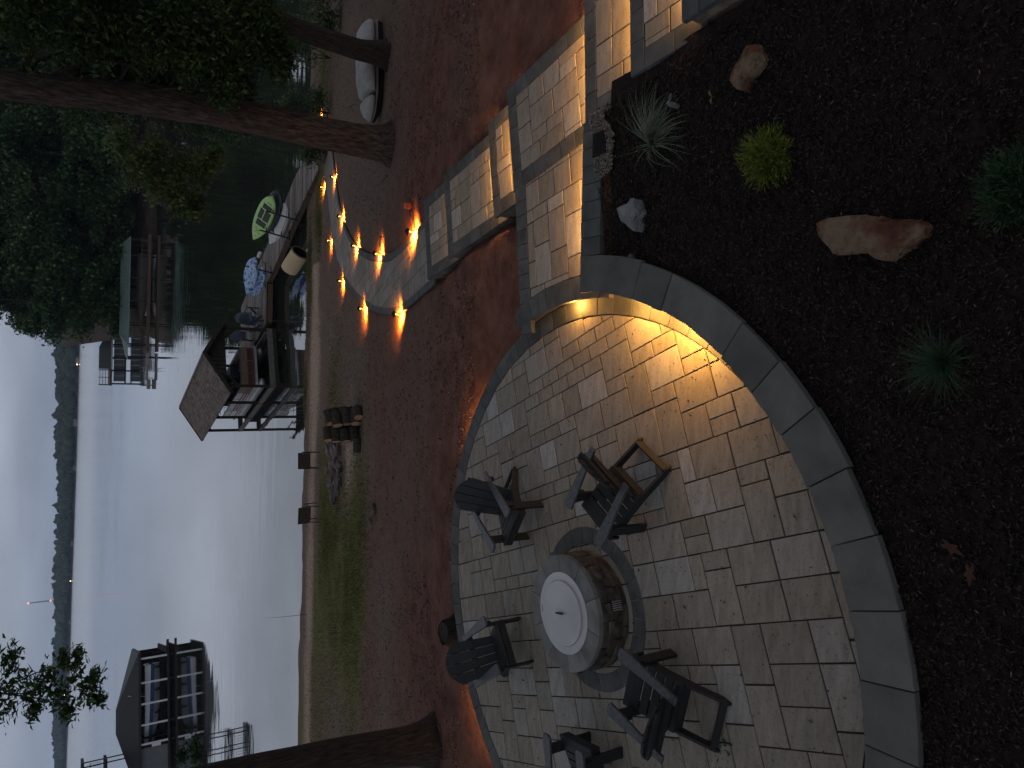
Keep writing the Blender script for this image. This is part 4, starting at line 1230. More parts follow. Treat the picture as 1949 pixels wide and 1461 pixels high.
# shrubs along the bank, right
SH = [((9.0, 28.0, .55), 'leafy shrub overhanging the shore end of the dock', [(0, 0, .45, .5), (.35, -.1, .3, .4), (-.2, 0, .8, .4)]),
      ((10.3, 27.2, .6), 'taller leafy shrub behind the oak trunk beside the walkway end', [(0, 0, .7, .6), (.2, .2, 1.3, .5), (.5, 0, .5, .5), (-.2, 0, 1.7, .4)]),
      ((12.6, 27.6, .6), 'dark shrub between the two trunks near the shore', [(0, 0, .9, .7), (.6, .2, 1.4, .6), (-.5, .2, 1.5, .5)])]
for (x, y, r), lab, cs in SH:
    s_ = thing('shrub', lab, 'shrub', (x, y, tz(x, y)))
    crown(s_, [(a, b, c, q) for a, b, c, q in cs], 620, .12, 'oak_leaf', int(x * 10), name='foliage', per=10, twig=.32, shell=.25)
    for a, b, c, q in cs: limb(s_, (0, 0, -.05), (a, b, c), .02, .006, 'bark_dark', .05, 'stem')
# dark undergrowth at the right edge
for x, y, lab, r in ((12.2, 18.5, 'dark bush at the right edge beyond the small boat', 1.0), (13.6, 21.5, 'dark bush behind the others at the right edge', 1.2), (12.8, 24.6, 'low dark bush right of the farthest path light', .9)):
    s_ = thing('bush', lab, 'shrub', (x, y, tz(x, y)))
    crown(s_, [(0, 0, r * .7, r), (r * .8, r * .3, r * .9, r * .9), (-r * .5, r * .4, r * .5, r * .6)], 900, .13, 'oak_leaf', int(x * 7), name='foliage', per=10, twig=.3, shell=.3)
    limb(s_, (0, 0, -.05), (0, 0, r), .03, .01, 'bark_dark', .05, 'stem')

# wood on the far bank: five crowns shared by many trees
variants = []
for v in range(5):
    g = np.random.default_rng(100 + v)
    h = [19, 22, 17, 24, 20][v]
    cs = []
    for k in range(26):
        t = g.random()
        zc = h * (.10 + .88 * t)
        rad = 4.6 * math.sin(math.pi * min(1, .18 + .80 * t)) ** .7 * (.85 + .3 * g.random())
        a = g.uniform(0, 2 * math.pi)
        cs.append((rad * .75 * math.cos(a), rad * .75 * math.sin(a), zc, 1.1 + g.random() * 1.1))
    pts = cluster_points(cs, 900, 200 + v, per=16, twig=.28, shell=.4)
    V, Fq = leaf_quads(pts, .52, 300 + v, droop=.3, aspect=.6)
    cme = np_mesh('crown', V, Fq, M['wood_leaf'])
    tme = MB().tube([(0, 0, -1), (.1, 0, h * .4), (0, .1, h * .9)], [.32, .24, .06], 8).mesh('trunk', (M['bark_dark'],), True)
    variants.append((tme, cme, h))
bank_trees = []
rr = random.Random(77)
pos = [(9.8, 113.8, 1), (12.5, 113.2, 3), (10.6, 118.5, 0), (12.0, 124.0, 4), (14.0, 119.5, 2), (17.5, 119, 1), (15.8, 113.6, 0), (19, 112.9, 2), (22.5, 113.4, 4), (26, 113.0, 1), (29.5, 113.6, 3), (33, 113.0, 0), (37, 113.5, 2), (41, 113, 4), (45.5, 113.4, 1), (50, 113, 3), (54.5, 113.5, 0), (59, 113, 2), (64, 113.5, 4), (69, 113.3, 1), (74, 113.2, 3)]
for k in range(30):
    y = rr.uniform(118, 140)
    pos.append((rr.uniform(12.5 + (y - 116) * .12, .58 * y), y, rr.randrange(5)))
for k, (x, y, v) in enumerate(pos):
    t = thing('bank_tree', 'tall leafy tree in the dense wood on the far bank of the cove', 'tree', (x, y, float(bank_z(x, y)) - .2), rr.uniform(0, 6.28), 'trees of the wood on the far bank')
    if k == 0: t['label'] = 'leftmost tree of the far bank wood, its leaves hanging against the lake'
    if k == 1: t['label'] = 'second tree from the left in the far bank wood, behind the green roof end'
    s_ = rr.uniform(.85, 1.2); t.scale = (s_, s_, s_ * rr.uniform(.9, 1.1))
    link('trunk', variants[v][0], None, t); link('crown', variants[v][1], None, t)

# far shore across the lake ------------------------------------------------
def far_y(x): return 930 + (53 - x) * 1.05 + 25 * np.sin(x * .012)
xs = np.arange(-1150, 420, 12.0)
ys = np.array([-4, 0, 6, 25, 60, 120, 220, 400])
zs = np.array([-6, -4.4, -3.0, -1.5, 1.0, 4, 6, 6])
X, D = np.meshgrid(xs, ys); Y = far_y(X) + D
Zf = np.repeat(zs[:, None], len(xs), 1) + fbm(X * .01, D * .02, 77, 2) * 1.5 * (D > 10)
V = np.stack([X.ravel(), Y.ravel(), Zf.ravel()], 1); I = np.arange(X.size).reshape(X.shape)
Fq = np.stack([I[:-1, :-1].ravel(), I[:-1, 1:].ravel(), I[1:, 1:].ravel(), I[1:, :-1].ravel()], 1)
tag(link('far_shore', np_mesh('far_shore', V, Fq, noisy('far_shore_soil', [(.05, .04, .03), (.09, .07, .05)], .02, .95, 0), True)), kind='structure')
g = np.random.default_rng(5)
n = 5200
cx = g.uniform(-1100, 380, n); cd = np.abs(g.gamma(1.5, 34, n)) + 4
cy = far_y(cx) + cd
crownr = g.uniform(2.8, 6.0, n)
cz = -4 + np.clip(cd, 0, 140) * .06 + crownr * g.uniform(.6, 1.2, n) + 2.5 + np.clip(-cx - 200, 0, 500) * .006 + 3.2 * vnoise(cx * .012 + 20, cd * .01, 3) + g.random(n) * np.clip(cd, 0, 40) * .12
VV, FF = [], []
bmt = bmesh.new(); bmesh.ops.create_icosphere(bmt, subdivisions=2, radius=1)
iv = np.array([v.co[:] for v in bmt.verts]); iF = np.array([[v.index for v in f.verts] for f in bmt.faces]); bmt.free()
for k in range(n):
    q = iv * (1 + g.normal(0, .16, (len(iv), 1))) * np.array([crownr[k], crownr[k], crownr[k] * g.uniform(.9, 1.3)]) + np.array([cx[k], cy[k], cz[k]])
    FF.append(iF + k * len(iv)); VV.append(q)
tag(link('far_woods', np_mesh('far_woods', np.concatenate(VV), np.concatenate(FF), M['lake_wood'])), kind='stuff')
for x, w_, h_, lab in ((18, 11, 5, 'tiny pale house at the waterline near the far right end of the far shore'), (-58, 14, 6, 'tiny pale house at the far waterline above the brown dock roof'), (-120, 9, 4, 'tiny pale boathouse low on the far waterline, left of the pale house'),
                       (-250, 12, 5, 'tiny pale house at the far waterline near the middle of the lake'), (-430, 12, 5, 'tiny pale house on the far shore by the radio mast'), (-560, 13, 6, 'tiny pale house on the far shore near the left edge'), (-640, 11, 5, 'last tiny pale house at the left end of the far shore')):
    y = float(far_y(x)) - 3
    hs = thing('lake_house', lab, 'house', (x, y + 6, -4.2), group='small houses on the far shore'); hs.scale = (.62, .62, .6)
    MB().box((0, 0, h_ / 2), (w_, 8, h_)).build('wall', M['house_wall'], hs)
    MB().add([(-w_ / 2 - .5, -4.5, h_), (w_ / 2 + .5, -4.5, h_), (w_ / 2 + .5, 4.5, h_), (-w_ / 2 - .5, 4.5, h_), (-w_ / 2 - .5, 0, h_ + 2.6), (w_ / 2 + .5, 0, h_ + 2.6)], [(0, 1, 5, 4), (2, 3, 4, 5), (0, 4, 3), (1, 2, 5)]).build('roof', M['dark_metal_roof'], hs)
    for k in (-1, 1): MB().box((k * w_ * .25, -4.02, h_ * .55), (1.6, .1, 1.8)).build('window', M['void'], hs)
for x, dy, z_, lab in ((13, -5, -2.6, 'bright dock lamp shining on the right part of the far shore'), (-330, -5, -2.2, 'warm lamp shining low on the middle of the far shore'), (-622, 20, 2.4, 'warm lamp shining on the far shore behind the left boathouse')):
    y = float(far_y(x)) + dy
    o = thing('shore_lamp', lab, 'lamp', (x, y, z_))
    MB().tube([(0, 0, -4.5), (0, 0, -.4)], .12, 6).build('post', M['dark_wood'], o)
    MB().lathe([(.001, -.55), (.5, -.35), (.6, 0), (.4, .4), (.001, .55)], 10).build('lens', M['warm_led'], o)
mst = thing('radio_mast', 'thin radio mast with two red lights rising beyond the far shore', 'mast', (-505, 1900, -4))
mb = MB()
for k in range(3):
    a = k * 2.094
    mb.tube([(2.2 * math.cos(a), 2.2 * math.sin(a), 0), (.5 * math.cos(a), .5 * math.sin(a), 76)], .35, 5)
for k in range(12):
    h0 = k * 6.2; r0 = 2.2 - 1.7 * h0 / 76
    for j in range(3):
        a, b = j * 2.094, (j + 1) * 2.094
        mb.tube([(r0 * math.cos(a), r0 * math.sin(a), h0), (r0 * .9 * math.cos(b), r0 * .9 * math.sin(b), h0 + 6)], .18, 4)
mb.build('lattice', M['dark_wood'], mst)
for h in (36, 77.5):
    MB().lathe([(.001, -2), (1.7, -1.2), (2.0, 0), (1.7, 1.2), (.001, 2)], 10).build('beacon', M['red_glow'], mst, loc=(0, 0, h))

# ------------------------------------------------------------------ dock
DZ = -3.9
dock = thing('dock', 'weathered plank dock running from the shore out to the covered boat slip', 'dock', (9.4, 30.6, DZ))
db = Vector(dock.location)
def drel(x, y, z=DZ): return (x - db.x, y - db.y, z - db.z)
LE = [(8.98, 30.0), (7.33, 34.2), (5.6, 37.8), (5.05, 38.9), (3.0, 38.7), (3.2, 41.2), (3.35, 45.6)]
RE = [(9.95, 31.9), (9.49, 33.74), (7.75, 37.6), (6.9, 39.6), (6.37, 41.0), (5.4, 43.2), (4.3, 45.7)]
def lerp_poly(P, t):
    d = [0]
    for i in range(len(P) - 1): d.append(d[-1] + math.dist(P[i], P[i + 1]))
    s_ = t * d[-1]
    for i in range(len(P) - 1):
        if s_ <= d[i + 1] + 1e-9:
            k = (s_ - d[i]) / (d[i + 1] - d[i]); return (P[i][0] + (P[i + 1][0] - P[i][0]) * k, P[i][1] + (P[i + 1][1] - P[i][1]) * k)
    return P[-1]
def cut(P, y):
    for i in range(len(P) - 1):
        if P[i][1] <= y <= P[i + 1][1]:
            k = (y - P[i][1]) / (P[i + 1][1] - P[i][1]); return P[i][0] + (P[i + 1][0] - P[i][0]) * k
    return P[-1][0] if y > P[-1][1] else P[0][0]
bd = MB()
LW = [(8.98, 30.0), (7.33, 34.2), (5.6, 37.8), (5.15, 38.9)]
LP = [(3.0, 38.95), (1.95, 42.0), (.9, 45.6)]
y = 30.1; rr = random.Random(2)
while y < 45.5:
    y1 = y + .145
    if y < 38.95: xl, xl1 = cut(LW, y), cut(LW, y1)
    else: xl, xl1 = cut(LP, y), cut(LP, y1)
    xr, xr1 = cut(RE, y) if y > 31.9 else 9.95 - (31.9 - y) * .5, cut(RE, y1) if y1 > 31.9 else 9.95 - (31.9 - y1) * .5
    j = rr.uniform(-.015, .02)
    bd.slab([drel(xl - j, y)[:2], drel(xr + j, y)[:2], drel(xr1 + j, y1 - .012)[:2], drel(xl1 - j, y1 - .012)[:2]], -.04, rr.uniform(-.004, .004), .004)
    y = y1
tag(bd.build('deck_boards', M['weathered_wood'], dock), kind='stuff')
for P in (LW, LP, RE): 
    for i in range(len(P) - 1):
        MB().bar(drel(*P[i], DZ - .17), drel(*P[i + 1], DZ - .17), .06, .22).build('edge_beam', M['brown_wood'], dock)
MB().bar(drel(5.05, 38.92, DZ - .17), drel(3.02, 38.9, DZ - .17), .06, .24).build('edge_beam', M['brown_wood'], dock)
for x, y in ((7.4, 34.3), (9.3, 33.9), (5.7, 37.8), (7.7, 37.5), (3.1, 38.95), (3.2, 42), (5.9, 42), (4.4, 45.4), (3.4, 45.4), (6.6, 40.4), (8.3, 31.8)):
    MB().tube([drel(x, y, -6.2), drel(x, y, DZ - .05)], .075, 8).build('piling', M['dark_wood'], dock)
for (x, y, z_, lab) in ((6.75, 40.3, -3.78, 'white dock fender on the lake side of the dock, nearer the shore'), (5.95, 42.1, -3.78, 'white dock fender on the lake side of the dock, nearer the boat slip')):
    o = MB().tube([(0, -.22, 0), (0, -.18, 0), (0, .18, 0), (0, .22, 0)], [.04, .11, .11, .04], 10).build('fender', M['white'], None, smooth=True, loc=(x, y, z_), rot=(0, 0, .4))
    tag(o, lab, 'fender', 'fenders on the dock edge')

# boards: outline with rocker and rounded rails
def board_mesh(name, ln, wd, th, mat, nose=2.0, seg=14):
    xs = np.linspace(-1, 1, seg)
    vs_, fs_ = [], []
    k = 8
    for x in xs:
        w = wd / 2 * max(.02, (1 - abs(x) ** (nose if x > 0 else 3.0))) ** .62
        rk = .06 * max(0, x) ** 3 * ln / 2 + .02 * max(0, -x) ** 3
        for j in range(k):
            a = 2 * math.pi * j / k
            vs_.append((x * ln / 2, w * math.copysign(abs(math.cos(a)) ** .7, math.cos(a)), th / 2 * math.copysign(abs(math.sin(a)) ** .6, math.sin(a)) + rk))
    for i in range(seg - 1):
        for j in range(k):
            j2 = (j + 1) % k
            fs_.append((i * k + j, (i + 1) * k + j, (i + 1) * k + j2, i * k + j2))
    fs_.append(tuple(range(k))); fs_.append(tuple((seg - 1) * k + j for j in range(k - 1, -1, -1)))
    return MB().add(vs_, fs_)
dd = Vector((-.43, .90, 0)).normalized()
def on_rack(o, c, tilt, yaw=0):
    """board x axis along the dock, deck tipped toward the shore"""
    ax = (Matrix.Rotation(yaw, 3, 'Z') @ dd)
    n_ = (Vector((0, 0, 1)) * math.cos(tilt) + Vector((-.90, -.43, 0)) * math.sin(tilt)).normalized()
    y_ = n_.cross(ax).normalized()
    m_ = Matrix((ax, y_, n_)).transposed().to_4x4()
    o.matrix_world = Matrix.Translation(c) @ m_
def sup(name, lab, mat, ln, wd, c, tilt, yaw, cat='paddleboard', grp='boards on the dock racks'):
    o = board_mesh(name, ln, wd, .11, mat).build(name, mat, None, smooth=True)
    tag(o, lab, cat, grp)
    on_rack(o, c, tilt, yaw)
    return o
b1 = sup('paddleboard', 'lime green paddleboard with grey deck pads, topmost on the dock rack', M['lime'], 3.4, .84, (7.5, 34.4, -2.66), R(52), R(-3))
for (x0, x1, wl, wr) in ((-.62, .12, -.02, .27), (-.62, .12, -.27, -.06), (-1.05, -.68, -.22, .22), (.18, .62, -.24, .24)):
    MB().slab([(x0, wl), (x1, wl), (x1 - .02, wr), (x0 + .04, wr)], .052, .064, .004).build('deck_pad', M['pad'], b1)
MB().tube([(.8, -.18, .07), (1.15, .16, .085), (1.15, -.14, .085), (.8, .2, .07)], .008, 5).build('bungee_cord', M['iron'], b1)
MB().tube([(1.36, -.03, .10), (1.40, .0, .12), (1.36, .03, .10)], .012, 5).build('nose_ring', M['iron'], b1)
MB().tube([(-1.25, -.1, .06), (-1.18, .08, .065), (-1.3, .1, .06)], .014, 5).build('emblem', M['iron'], b1)
b2 = sup('paddleboard', 'dark navy paddleboard on the dock rack beneath the lime one', M['navy'], 3.0, .84, (7.75, 34.1, -2.98), R(50), R(3))
MB().lathe([(.03, 0), (.05, .0), (.05, .012), (.03, .012)], 12, (1.22, 0, .085)).build('nose_ring', M['white'], b2)
b3 = sup('paddleboard', 'white paddleboard with red pinlines, lowest on the dock rack', M['white'], 3.0, .80, (7.35, 34.5, -3.36), R(48), R(1))
for s_ in (-1, 1):
    MB().tube([(-1.25, .18 * s_, .056), (-.6, .31 * s_, .05), (.4, .30 * s_, .05), (1.1, .16 * s_, .075)], .012, 5).build('pinline', M['red_paint'], b3)
def rack(label, p, q, h, levels, reach):
    r_ = thing('board_rack', label, 'rack', (p[0], p[1], DZ), group='metal board racks along the dock edge')
    d = Vector((q[0] - p[0], q[1] - p[1], 0)); side = Vector((.9, .43, 0))
    for t in (0, 1):
        b0 = d * t
        MB().bar(b0, b0 + Vector((0, 0, h)) + side * .28, .05, .05).build('post', M['iron'], r_)
        MB().bar(b0 - side * .12, b0 + side * .4, .05, .05).build('foot', M['iron'], r_)
        for z_ in levels:
            a = b0 + Vector((0, 0, z_)) + side * (.28 * z_ / h)
            MB().bar(a, a + side * reach + Vector((0, 0, -.03)), .04, .04).build('arm', M['iron'], r_)
            MB().bar(a + side * reach, a + side * reach + Vector((0, 0, .12)), .035, .035).build('arm_stop', M['iron'], r_)
    for z_ in (.25, h * .6):
        MB().bar(Vector((0, 0, z_)) + side * (.28 * z_ / h), d + Vector((0, 0, z_)) + side * (.28 * z_ / h), .035, .035).build('cross_bar', M['iron'], r_)
    return r_
rack('black metal rack holding the lime, navy and white paddleboards', (7.36, 33.3), (6.72, 34.55), 1.36, (.36, .72, 1.05), .55)
for k, (c, ti, ya, lab) in enumerate((((5.2, 38.75, -3.05), R(58), R(8), 'blue and white patterned board, front one on the second rack'), ((5.57, 38.7, -3.0), R(60), R(2), 'blue and white patterned board, rear one on the second rack'), ((5.1, 39.1, -3.5), R(58), R(6), 'blue and white patterned board, lowest on the second rack'))):
    sup('paddleboard', lab, M['camo_blue'], 2.5, .62, c, ti, ya)
rack('black metal rack holding the blue and white boards', (5.5, 38.0), (4.96, 39.25), 1.3, (.3, .7), .55)

# barrel
o = thing('drum', 'big cream drum tipped over on the grass with its dark open end toward the path', 'drum', (5.45, 33.15, -3.80))
Mx = Matrix.Rotation(R(-33), 3, 'Z') @ Matrix.Rotation(R(78), 3, 'Y')
Mx = (Vector((.62, -.66, -.26)).normalized()).to_track_quat('Z', 'Y').to_matrix()
MB().lathe([(.001, -.56), (.36, -.56), (.39, -.53), (.405, -.2), (.405, .2), (.40, .50), (.40, .52)], 28, M=Mx).build('barrel_body', M['cream'], o, smooth=True)
MB().lathe([(.40, .50), (.425, .515), (.425, .545), (.40, .56), (.36, .555), (.355, .52)], 28, M=Mx).build('rim', M['tan'], o, smooth=True)
MB().lathe([(.36, .54), (.365, .1), (.36, -.5), (.001, -.52)], 28, M=Mx).build('inside', M['void'], o, smooth=True)

# navy plastic chairs at the dock end
def tub_chair():
    r_ = thing('dock_chair', 'x', 'chair')
    for s_ in (-1, 1):
        MB().bar((s_ * .27, .25, 0), (s_ * .27, .25, .55), .05, .05).build('leg', M['navy'], r_)
        MB().bar((s_ * .24, -.35, 0), (s_ * .24, .25, .36), .03, .08).build('leg', M['navy'], r_)
        MB().slab([(-.05, -.32), (.05, -.32), (.07, .32), (-.07, .32)], .55, .58, .004).build('arm_rest', M['slate_blue'], r_, loc=(s_ * .29, 0, 0))
    MB().slab([(-.26, -.25), (.26, -.25), (.26, .28), (-.26, .28)], -.015, .015, .004).build('seat', M['slate_blue'], r_, loc=(0, 0, .32), rot=(R(10), 0, 0))
    pts = [(-.22, 0), (.22, 0), (.28, .45), (.25, .62), (.12, .72), (0, .74), (-.12, .72), (-.25, .62), (-.28, .45)]
    b_ = MB().slab(pts, -.015, .015, .004)
    T = Matrix.Translation((0, -.2, .27)) @ Matrix.Rotation(R(20), 4, 'X')
    b_.v = [tuple(T @ Vector((v[0], -v[2], v[1]))) for v in b_.v]
    b_.build('backrest', M['slate_blue'], r_)
    return r_
pr = tub_chair()
for k, (x, y, rz, lab) in enumerate(((3.5, 40.9, R(200), 'navy plastic chair on the dock, nearest the blue and white boards'), (3.0, 39.9, R(150), 'navy plastic chair on the dock, closest to the slip post'), (2.45, 42.2, R(185), 'navy plastic chair on the dock, farthest out beside the boat'))):
    o = pr if k == 0 else copy_tree(pr)
    o.location = (x, y, DZ + .005); o.rotation_euler = (0, 0, rz); o['label'] = lab; o['group'] = 'navy chairs on the dock'
    o.scale = (1.15, 1.15, 1.15)

# ------------------------------------------------------------------ covered boat slip
FL = Vector((-.35, 37.5, 0)); AX = Vector((-.334, .943, 0)); LT = Vector((.943, .334, 0)); SLW, SLL = 3.1, 8.2
bh = thing('boat_slip', 'open timber boat slip with a brown shingled gable roof', 'boathouse', (FL.x, FL.y, 0))
def B(s_, t, z): return AX * s_ + LT * t + Vector((0, 0, z))
ROOF_E, ROOF_R = -1.72, -.66
for s_, tt in ((0, 0), (0, SLW), (2.75, 0), (2.75, SLW), (5.5, 0), (5.5, SLW), (8.2, 0), (8.2, SLW)):
    MB().bar(B(s_, tt, -6.3), B(s_, tt, ROOF_E + .02), .15, .15).build('post', M['dark_wood'], bh)
    for t2 in ((.55,) if tt == 0 else (-.55,)):
        MB().bar(B(s_, tt, ROOF_E - .6), B(s_, tt + t2, ROOF_E - .04), .06, .09).build('brace', M['dark_wood'], bh)
for t in (-.02, SLW + .02):
    MB().bar(B(-.1, t, DZ - .03), B(SLL + .1, t, DZ - .03), .10, .25).build('deck_beam', M['grey_beam'], bh)
    MB().bar(B(-.2, t, ROOF_E - .02), B(SLL + .2, t, ROOF_E - .02), .10, .2).build('top_plate', M['dark_wood'], bh)
for s_ in (-.06, SLL + .06):
    MB().bar(B(s_, -.05, DZ - .06), B(s_, SLW + .05, DZ - .06), .10, .26).build('deck_beam', M['grey_beam'], bh)
MB().bar(B(-.14, -.05, DZ - .28), B(-.14, SLW + .05, DZ - .28), .05, .16).build('deck_beam', M['dark_wood'], bh)
for t in (.55, SLW - .55):
    MB().bar(B(.4, t, -4.25), B(7.8, t, -4.25), .12, .16).build('lift_bunk', M['dark_wood'], bh)
for t in (.75, SLW - .75):  # dark boxes added below the boat to stand in for shade there
    MB().box(B(4.1, t, -4.32), (.8, 7.2, .45), math.atan2(AX.y, AX.x) - math.pi / 2).build('shade_box', M['void'], bh)
MB().box(B(4.1, SLW / 2, -4.2), (1.9, 6.8, .12), math.atan2(AX.y, AX.x) - math.pi / 2).build('shade_filler', M['void'], bh)  # near-black slab filling the gap under the boat, added as shade
oh, ov = .42, .5
mid = SLW / 2
for sg in (-1, 1):
    te = mid + sg * (SLW / 2 + ov)
    ze = ROOF_E - .12
    a, b, c, d = B(-oh, te, ze), B(SLL + oh, te, ze), B(SLL + oh, mid, ROOF_R), B(-oh, mid, ROOF_R)
    n_ = (b - a).cross(d - a).normalized()
    if n_.z < 0: n_ = -n_
    MB().add([a, b, c, d, a - n_ * .07, b - n_ * .07, c - n_ * .07, d - n_ * .07], [(0, 1, 2, 3), (7, 6, 5, 4), (0, 4, 5, 1), (1, 5, 6, 2), (2, 6, 7, 3), (3, 7, 4, 0)]).build('roof_deck', M['dark_wood'], bh)
    # shingles: courses of single tabs lying on the slope
    ln = (d - a).length; u = (b - a).normalized(); v_ = (d - a).normalized()
    courses = 13; rr = random.Random(5 + sg)
    sh = MB(); W_ = (b - a).length
    for i in range(courses):
        x0 = -rr.uniform(0, .3)
        while x0 < W_:
            w_ = .30
            xa, xb = max(0, x0), min(W_, x0 + w_ - .01)
            if xb - xa > .03:
                y0, y1 = ln * i / courses - (.02 if i else 0), ln * (i + 1) / courses
                lift = .012 + rr.uniform(0, .006)
                p = [a + u * xa + v_ * y0 + n_ * (lift + .004), a + u * xb + v_ * y0 + n_ * (lift + .004), a + u * xb + v_ * y1 + n_ * .006, a + u * xa + v_ * y1 + n_ * .006]
                p2 = [a + u * xa + v_ * y0 + n_ * .001, a + u * xb + v_ * y0 + n_ * .001]
                sh.add(p + p2, [(0, 1, 2, 3), (4, 5, 1, 0)])
            x0 += w_
    tag(sh.build('shingles', M['shingle'], bh), kind='stuff')
    for s_ in (-oh - .012, SLL + oh + .012):
        MB().bar(B(s_, te, ze - .03), B(s_, mid, ROOF_R - .03), .03, .17).build('fascia', M['dark_wood'], bh)
MB().bar(B(-oh, mid, ROOF_R + .02), B(SLL + oh, mid, ROOF_R + .02), .16, .03).build('ridge_cap', M['shingle'], bh)
for s_ in (.05, SLL - .05):
    for k in range(15):
        t0 = -.1 + k * (SLW + .2) / 15; t1 = t0 + (SLW + .2) / 15 - .012
        h = lambda t: ROOF_E + (ROOF_R - ROOF_E) * (1 - abs(t - mid) / (SLW / 2 + ov)) - .08
        p = [B(s_, t0, ROOF_E - .05), B(s_, t1, ROOF_E - .05), B(s_, t1, h(t1)), B(s_, t0, h(t0))]
        q = [x + AX * .03 for x in p]
        MB().add(p + q, [(0, 1, 2, 3), (7, 6, 5, 4), (0, 4, 5, 1), (1, 5, 6, 2), (2, 6, 7, 3), (3, 7, 4, 0)]).build('gable_board', M['dark_wood'], bh)

# pontoon boat inside, local x across, y along (bow toward the shore = -y)
pb = thing('pontoon_boat', 'red and tan pontoon boat hanging in the covered slip', 'boat', tuple(FL + AX * 4.3 + LT * 1.55 + Vector((0, 0, -4.08))), math.atan2(AX.y, AX.x) - math.pi / 2)
pb.scale = (.98, .98, .98)
for s_ in (-1, 1):
    MB().tube([(s_ * .85, -3.35, .42), (s_ * .85, -3.1, .36), (s_ * .85, -2.6, .31), (s_ * .85, 2.9, .30), (s_ * .85, 3.1, .30)], [.03, .17, .27, .29, .27], 18).build('pontoon', M['alu'], pb, smooth=True)
MB().slab([(-1.16, -3.15), (-1.0, -3.32), (1.0, -3.32), (1.16, -3.15), (1.16, 3.2), (-1.16, 3.2)], .60, .72, .015).build('deck', M['alu'], pb)
MB().box((0, 0, .73), (2.2, 6.3, .02)).build('carpet', M['tarp'], pb)
def fence(p, q, panel_mats, name='fence_panel'):
    p, q = Vector(p), Vector(q); d = q - p
    for k, mt in enumerate(panel_mats):
        a, b = p + d * (k + .03) / len(panel_mats), p + d * (k + .97) / len(panel_mats)
        MB().bar(a + Vector((0, 0, .36)), b + Vector((0, 0, .36)), .02, .30).build(name, M[mt[0]], pb)
        MB().bar(a + Vector((0, 0, .06)), b + Vector((0, 0, .06)), .02, .29).build(name, M[mt[1]], pb)
    for k in range(len(panel_mats) + 1):
        a = p + d * k / len(panel_mats)
        MB().bar(a + Vector((0, 0, -.11)), a + Vector((0, 0, .56)), .035, .035).build('rail_post', M['tan'], pb)
    for z_ in (-.10, .21, .55):
        MB().bar(p + Vector((0, 0, z_)), q + Vector((0, 0, z_)), .04, .035).build('rail', M['tan'], pb)
fence((-1.08, -2.95, .84), (1.08, -2.95, .84), [('tan', 'red_paint')] * 3)
fence((-1.10, -2.9, .84), (-1.10, 2.6, .84), [('tan', 'red_paint'), ('white_dull', 'red_paint'), ('white_dull', 'red_paint'), ('white_dull', 'red_paint'), ('white_dull', 'white_dull')])
fence((1.10, -2.9, .84), (1.10, 2.6, .84), [('tan', 'red_paint')] * 5)
for z_, mt in ((.80, 'white'), (.95, 'white')):
    MB().bar((-1.125, -1.7, z_), (-1.125, 2.5, z_), .008, .035).build('side_stripe', M[mt], pb)
for (x, y, w, l) in ((-.72, -1.8, .6, 1.7), (.72, -1.8, .6, 1.7), (0, 1.9, 1.7, .6)):
    MB().slab([(x - w / 2, y - l / 2), (x + w / 2, y - l / 2), (x + w / 2, y + l / 2), (x - w / 2, y + l / 2)], .74, 1.12, .03).build('bench_seat', M['tan'], pb)
for (x, y) in ((.5, .3), (-.5, .5)):
    MB().slab([(x - .27, y - .28), (x + .27, y - .28), (x + .27, y + .28), (x - .27, y + .28)], .9, 1.22, .03).build('captain_seat', M['navy'], pb)
    MB().slab([(x - .27, y + .2), (x + .27, y + .2), (x + .25, y + .3), (x - .25, y + .3)], 1.22, 1.85, .03).build('seat_back', M['void'], pb)
MB().slab([(.3, -.55), (.95, -.55), (.95, -.15), (.3, -.15)], .74, 1.45, .03).build('console', M['navy'], pb)
MB().tube([(-1.0, 2.6, 1.5), (-1.0, -.4, 2.15), (1.0, -.4, 2.15), (1.0, 2.6, 1.5)], .02, 6).build('canopy_frame', M['alu'], pb)
MB().tube([(-.95, -.4, 2.17), (0, -.45, 2.22), (.95, -.4, 2.17)], .11, 8).build('folded_canopy', M['void'], pb, smooth=True)
MB().slab([(-.2, 3.1), (.2, 3.1), (.16, 3.65), (-.16, 3.65)], .55, 1.25, .05).build('outboard_motor', M['void'], pb)
MB().tube([(-1.0, 3.15, .75), (-1.0, 3.15, 1.2), (-.4, 3.15, 1.2), (-.4, 3.15, .75)], .02, 6).build('stern_rail', M['alu'], pb)
txt = MB()
for k in range(5):
    txt.bar((-1.128, .45 + k * .14, .62), (-1.128, .52 + k * .14, .76), .006, .03)
# ------------------------------------------------------------------ left boathouse
lb = thing('boathouse', 'large dark hip roofed boathouse with white posts on the left of the lake', 'boathouse', (-28.0, 80.5, 0), math.atan2(-.266, -.964)); lb.scale = (.72, .8, 1.0)
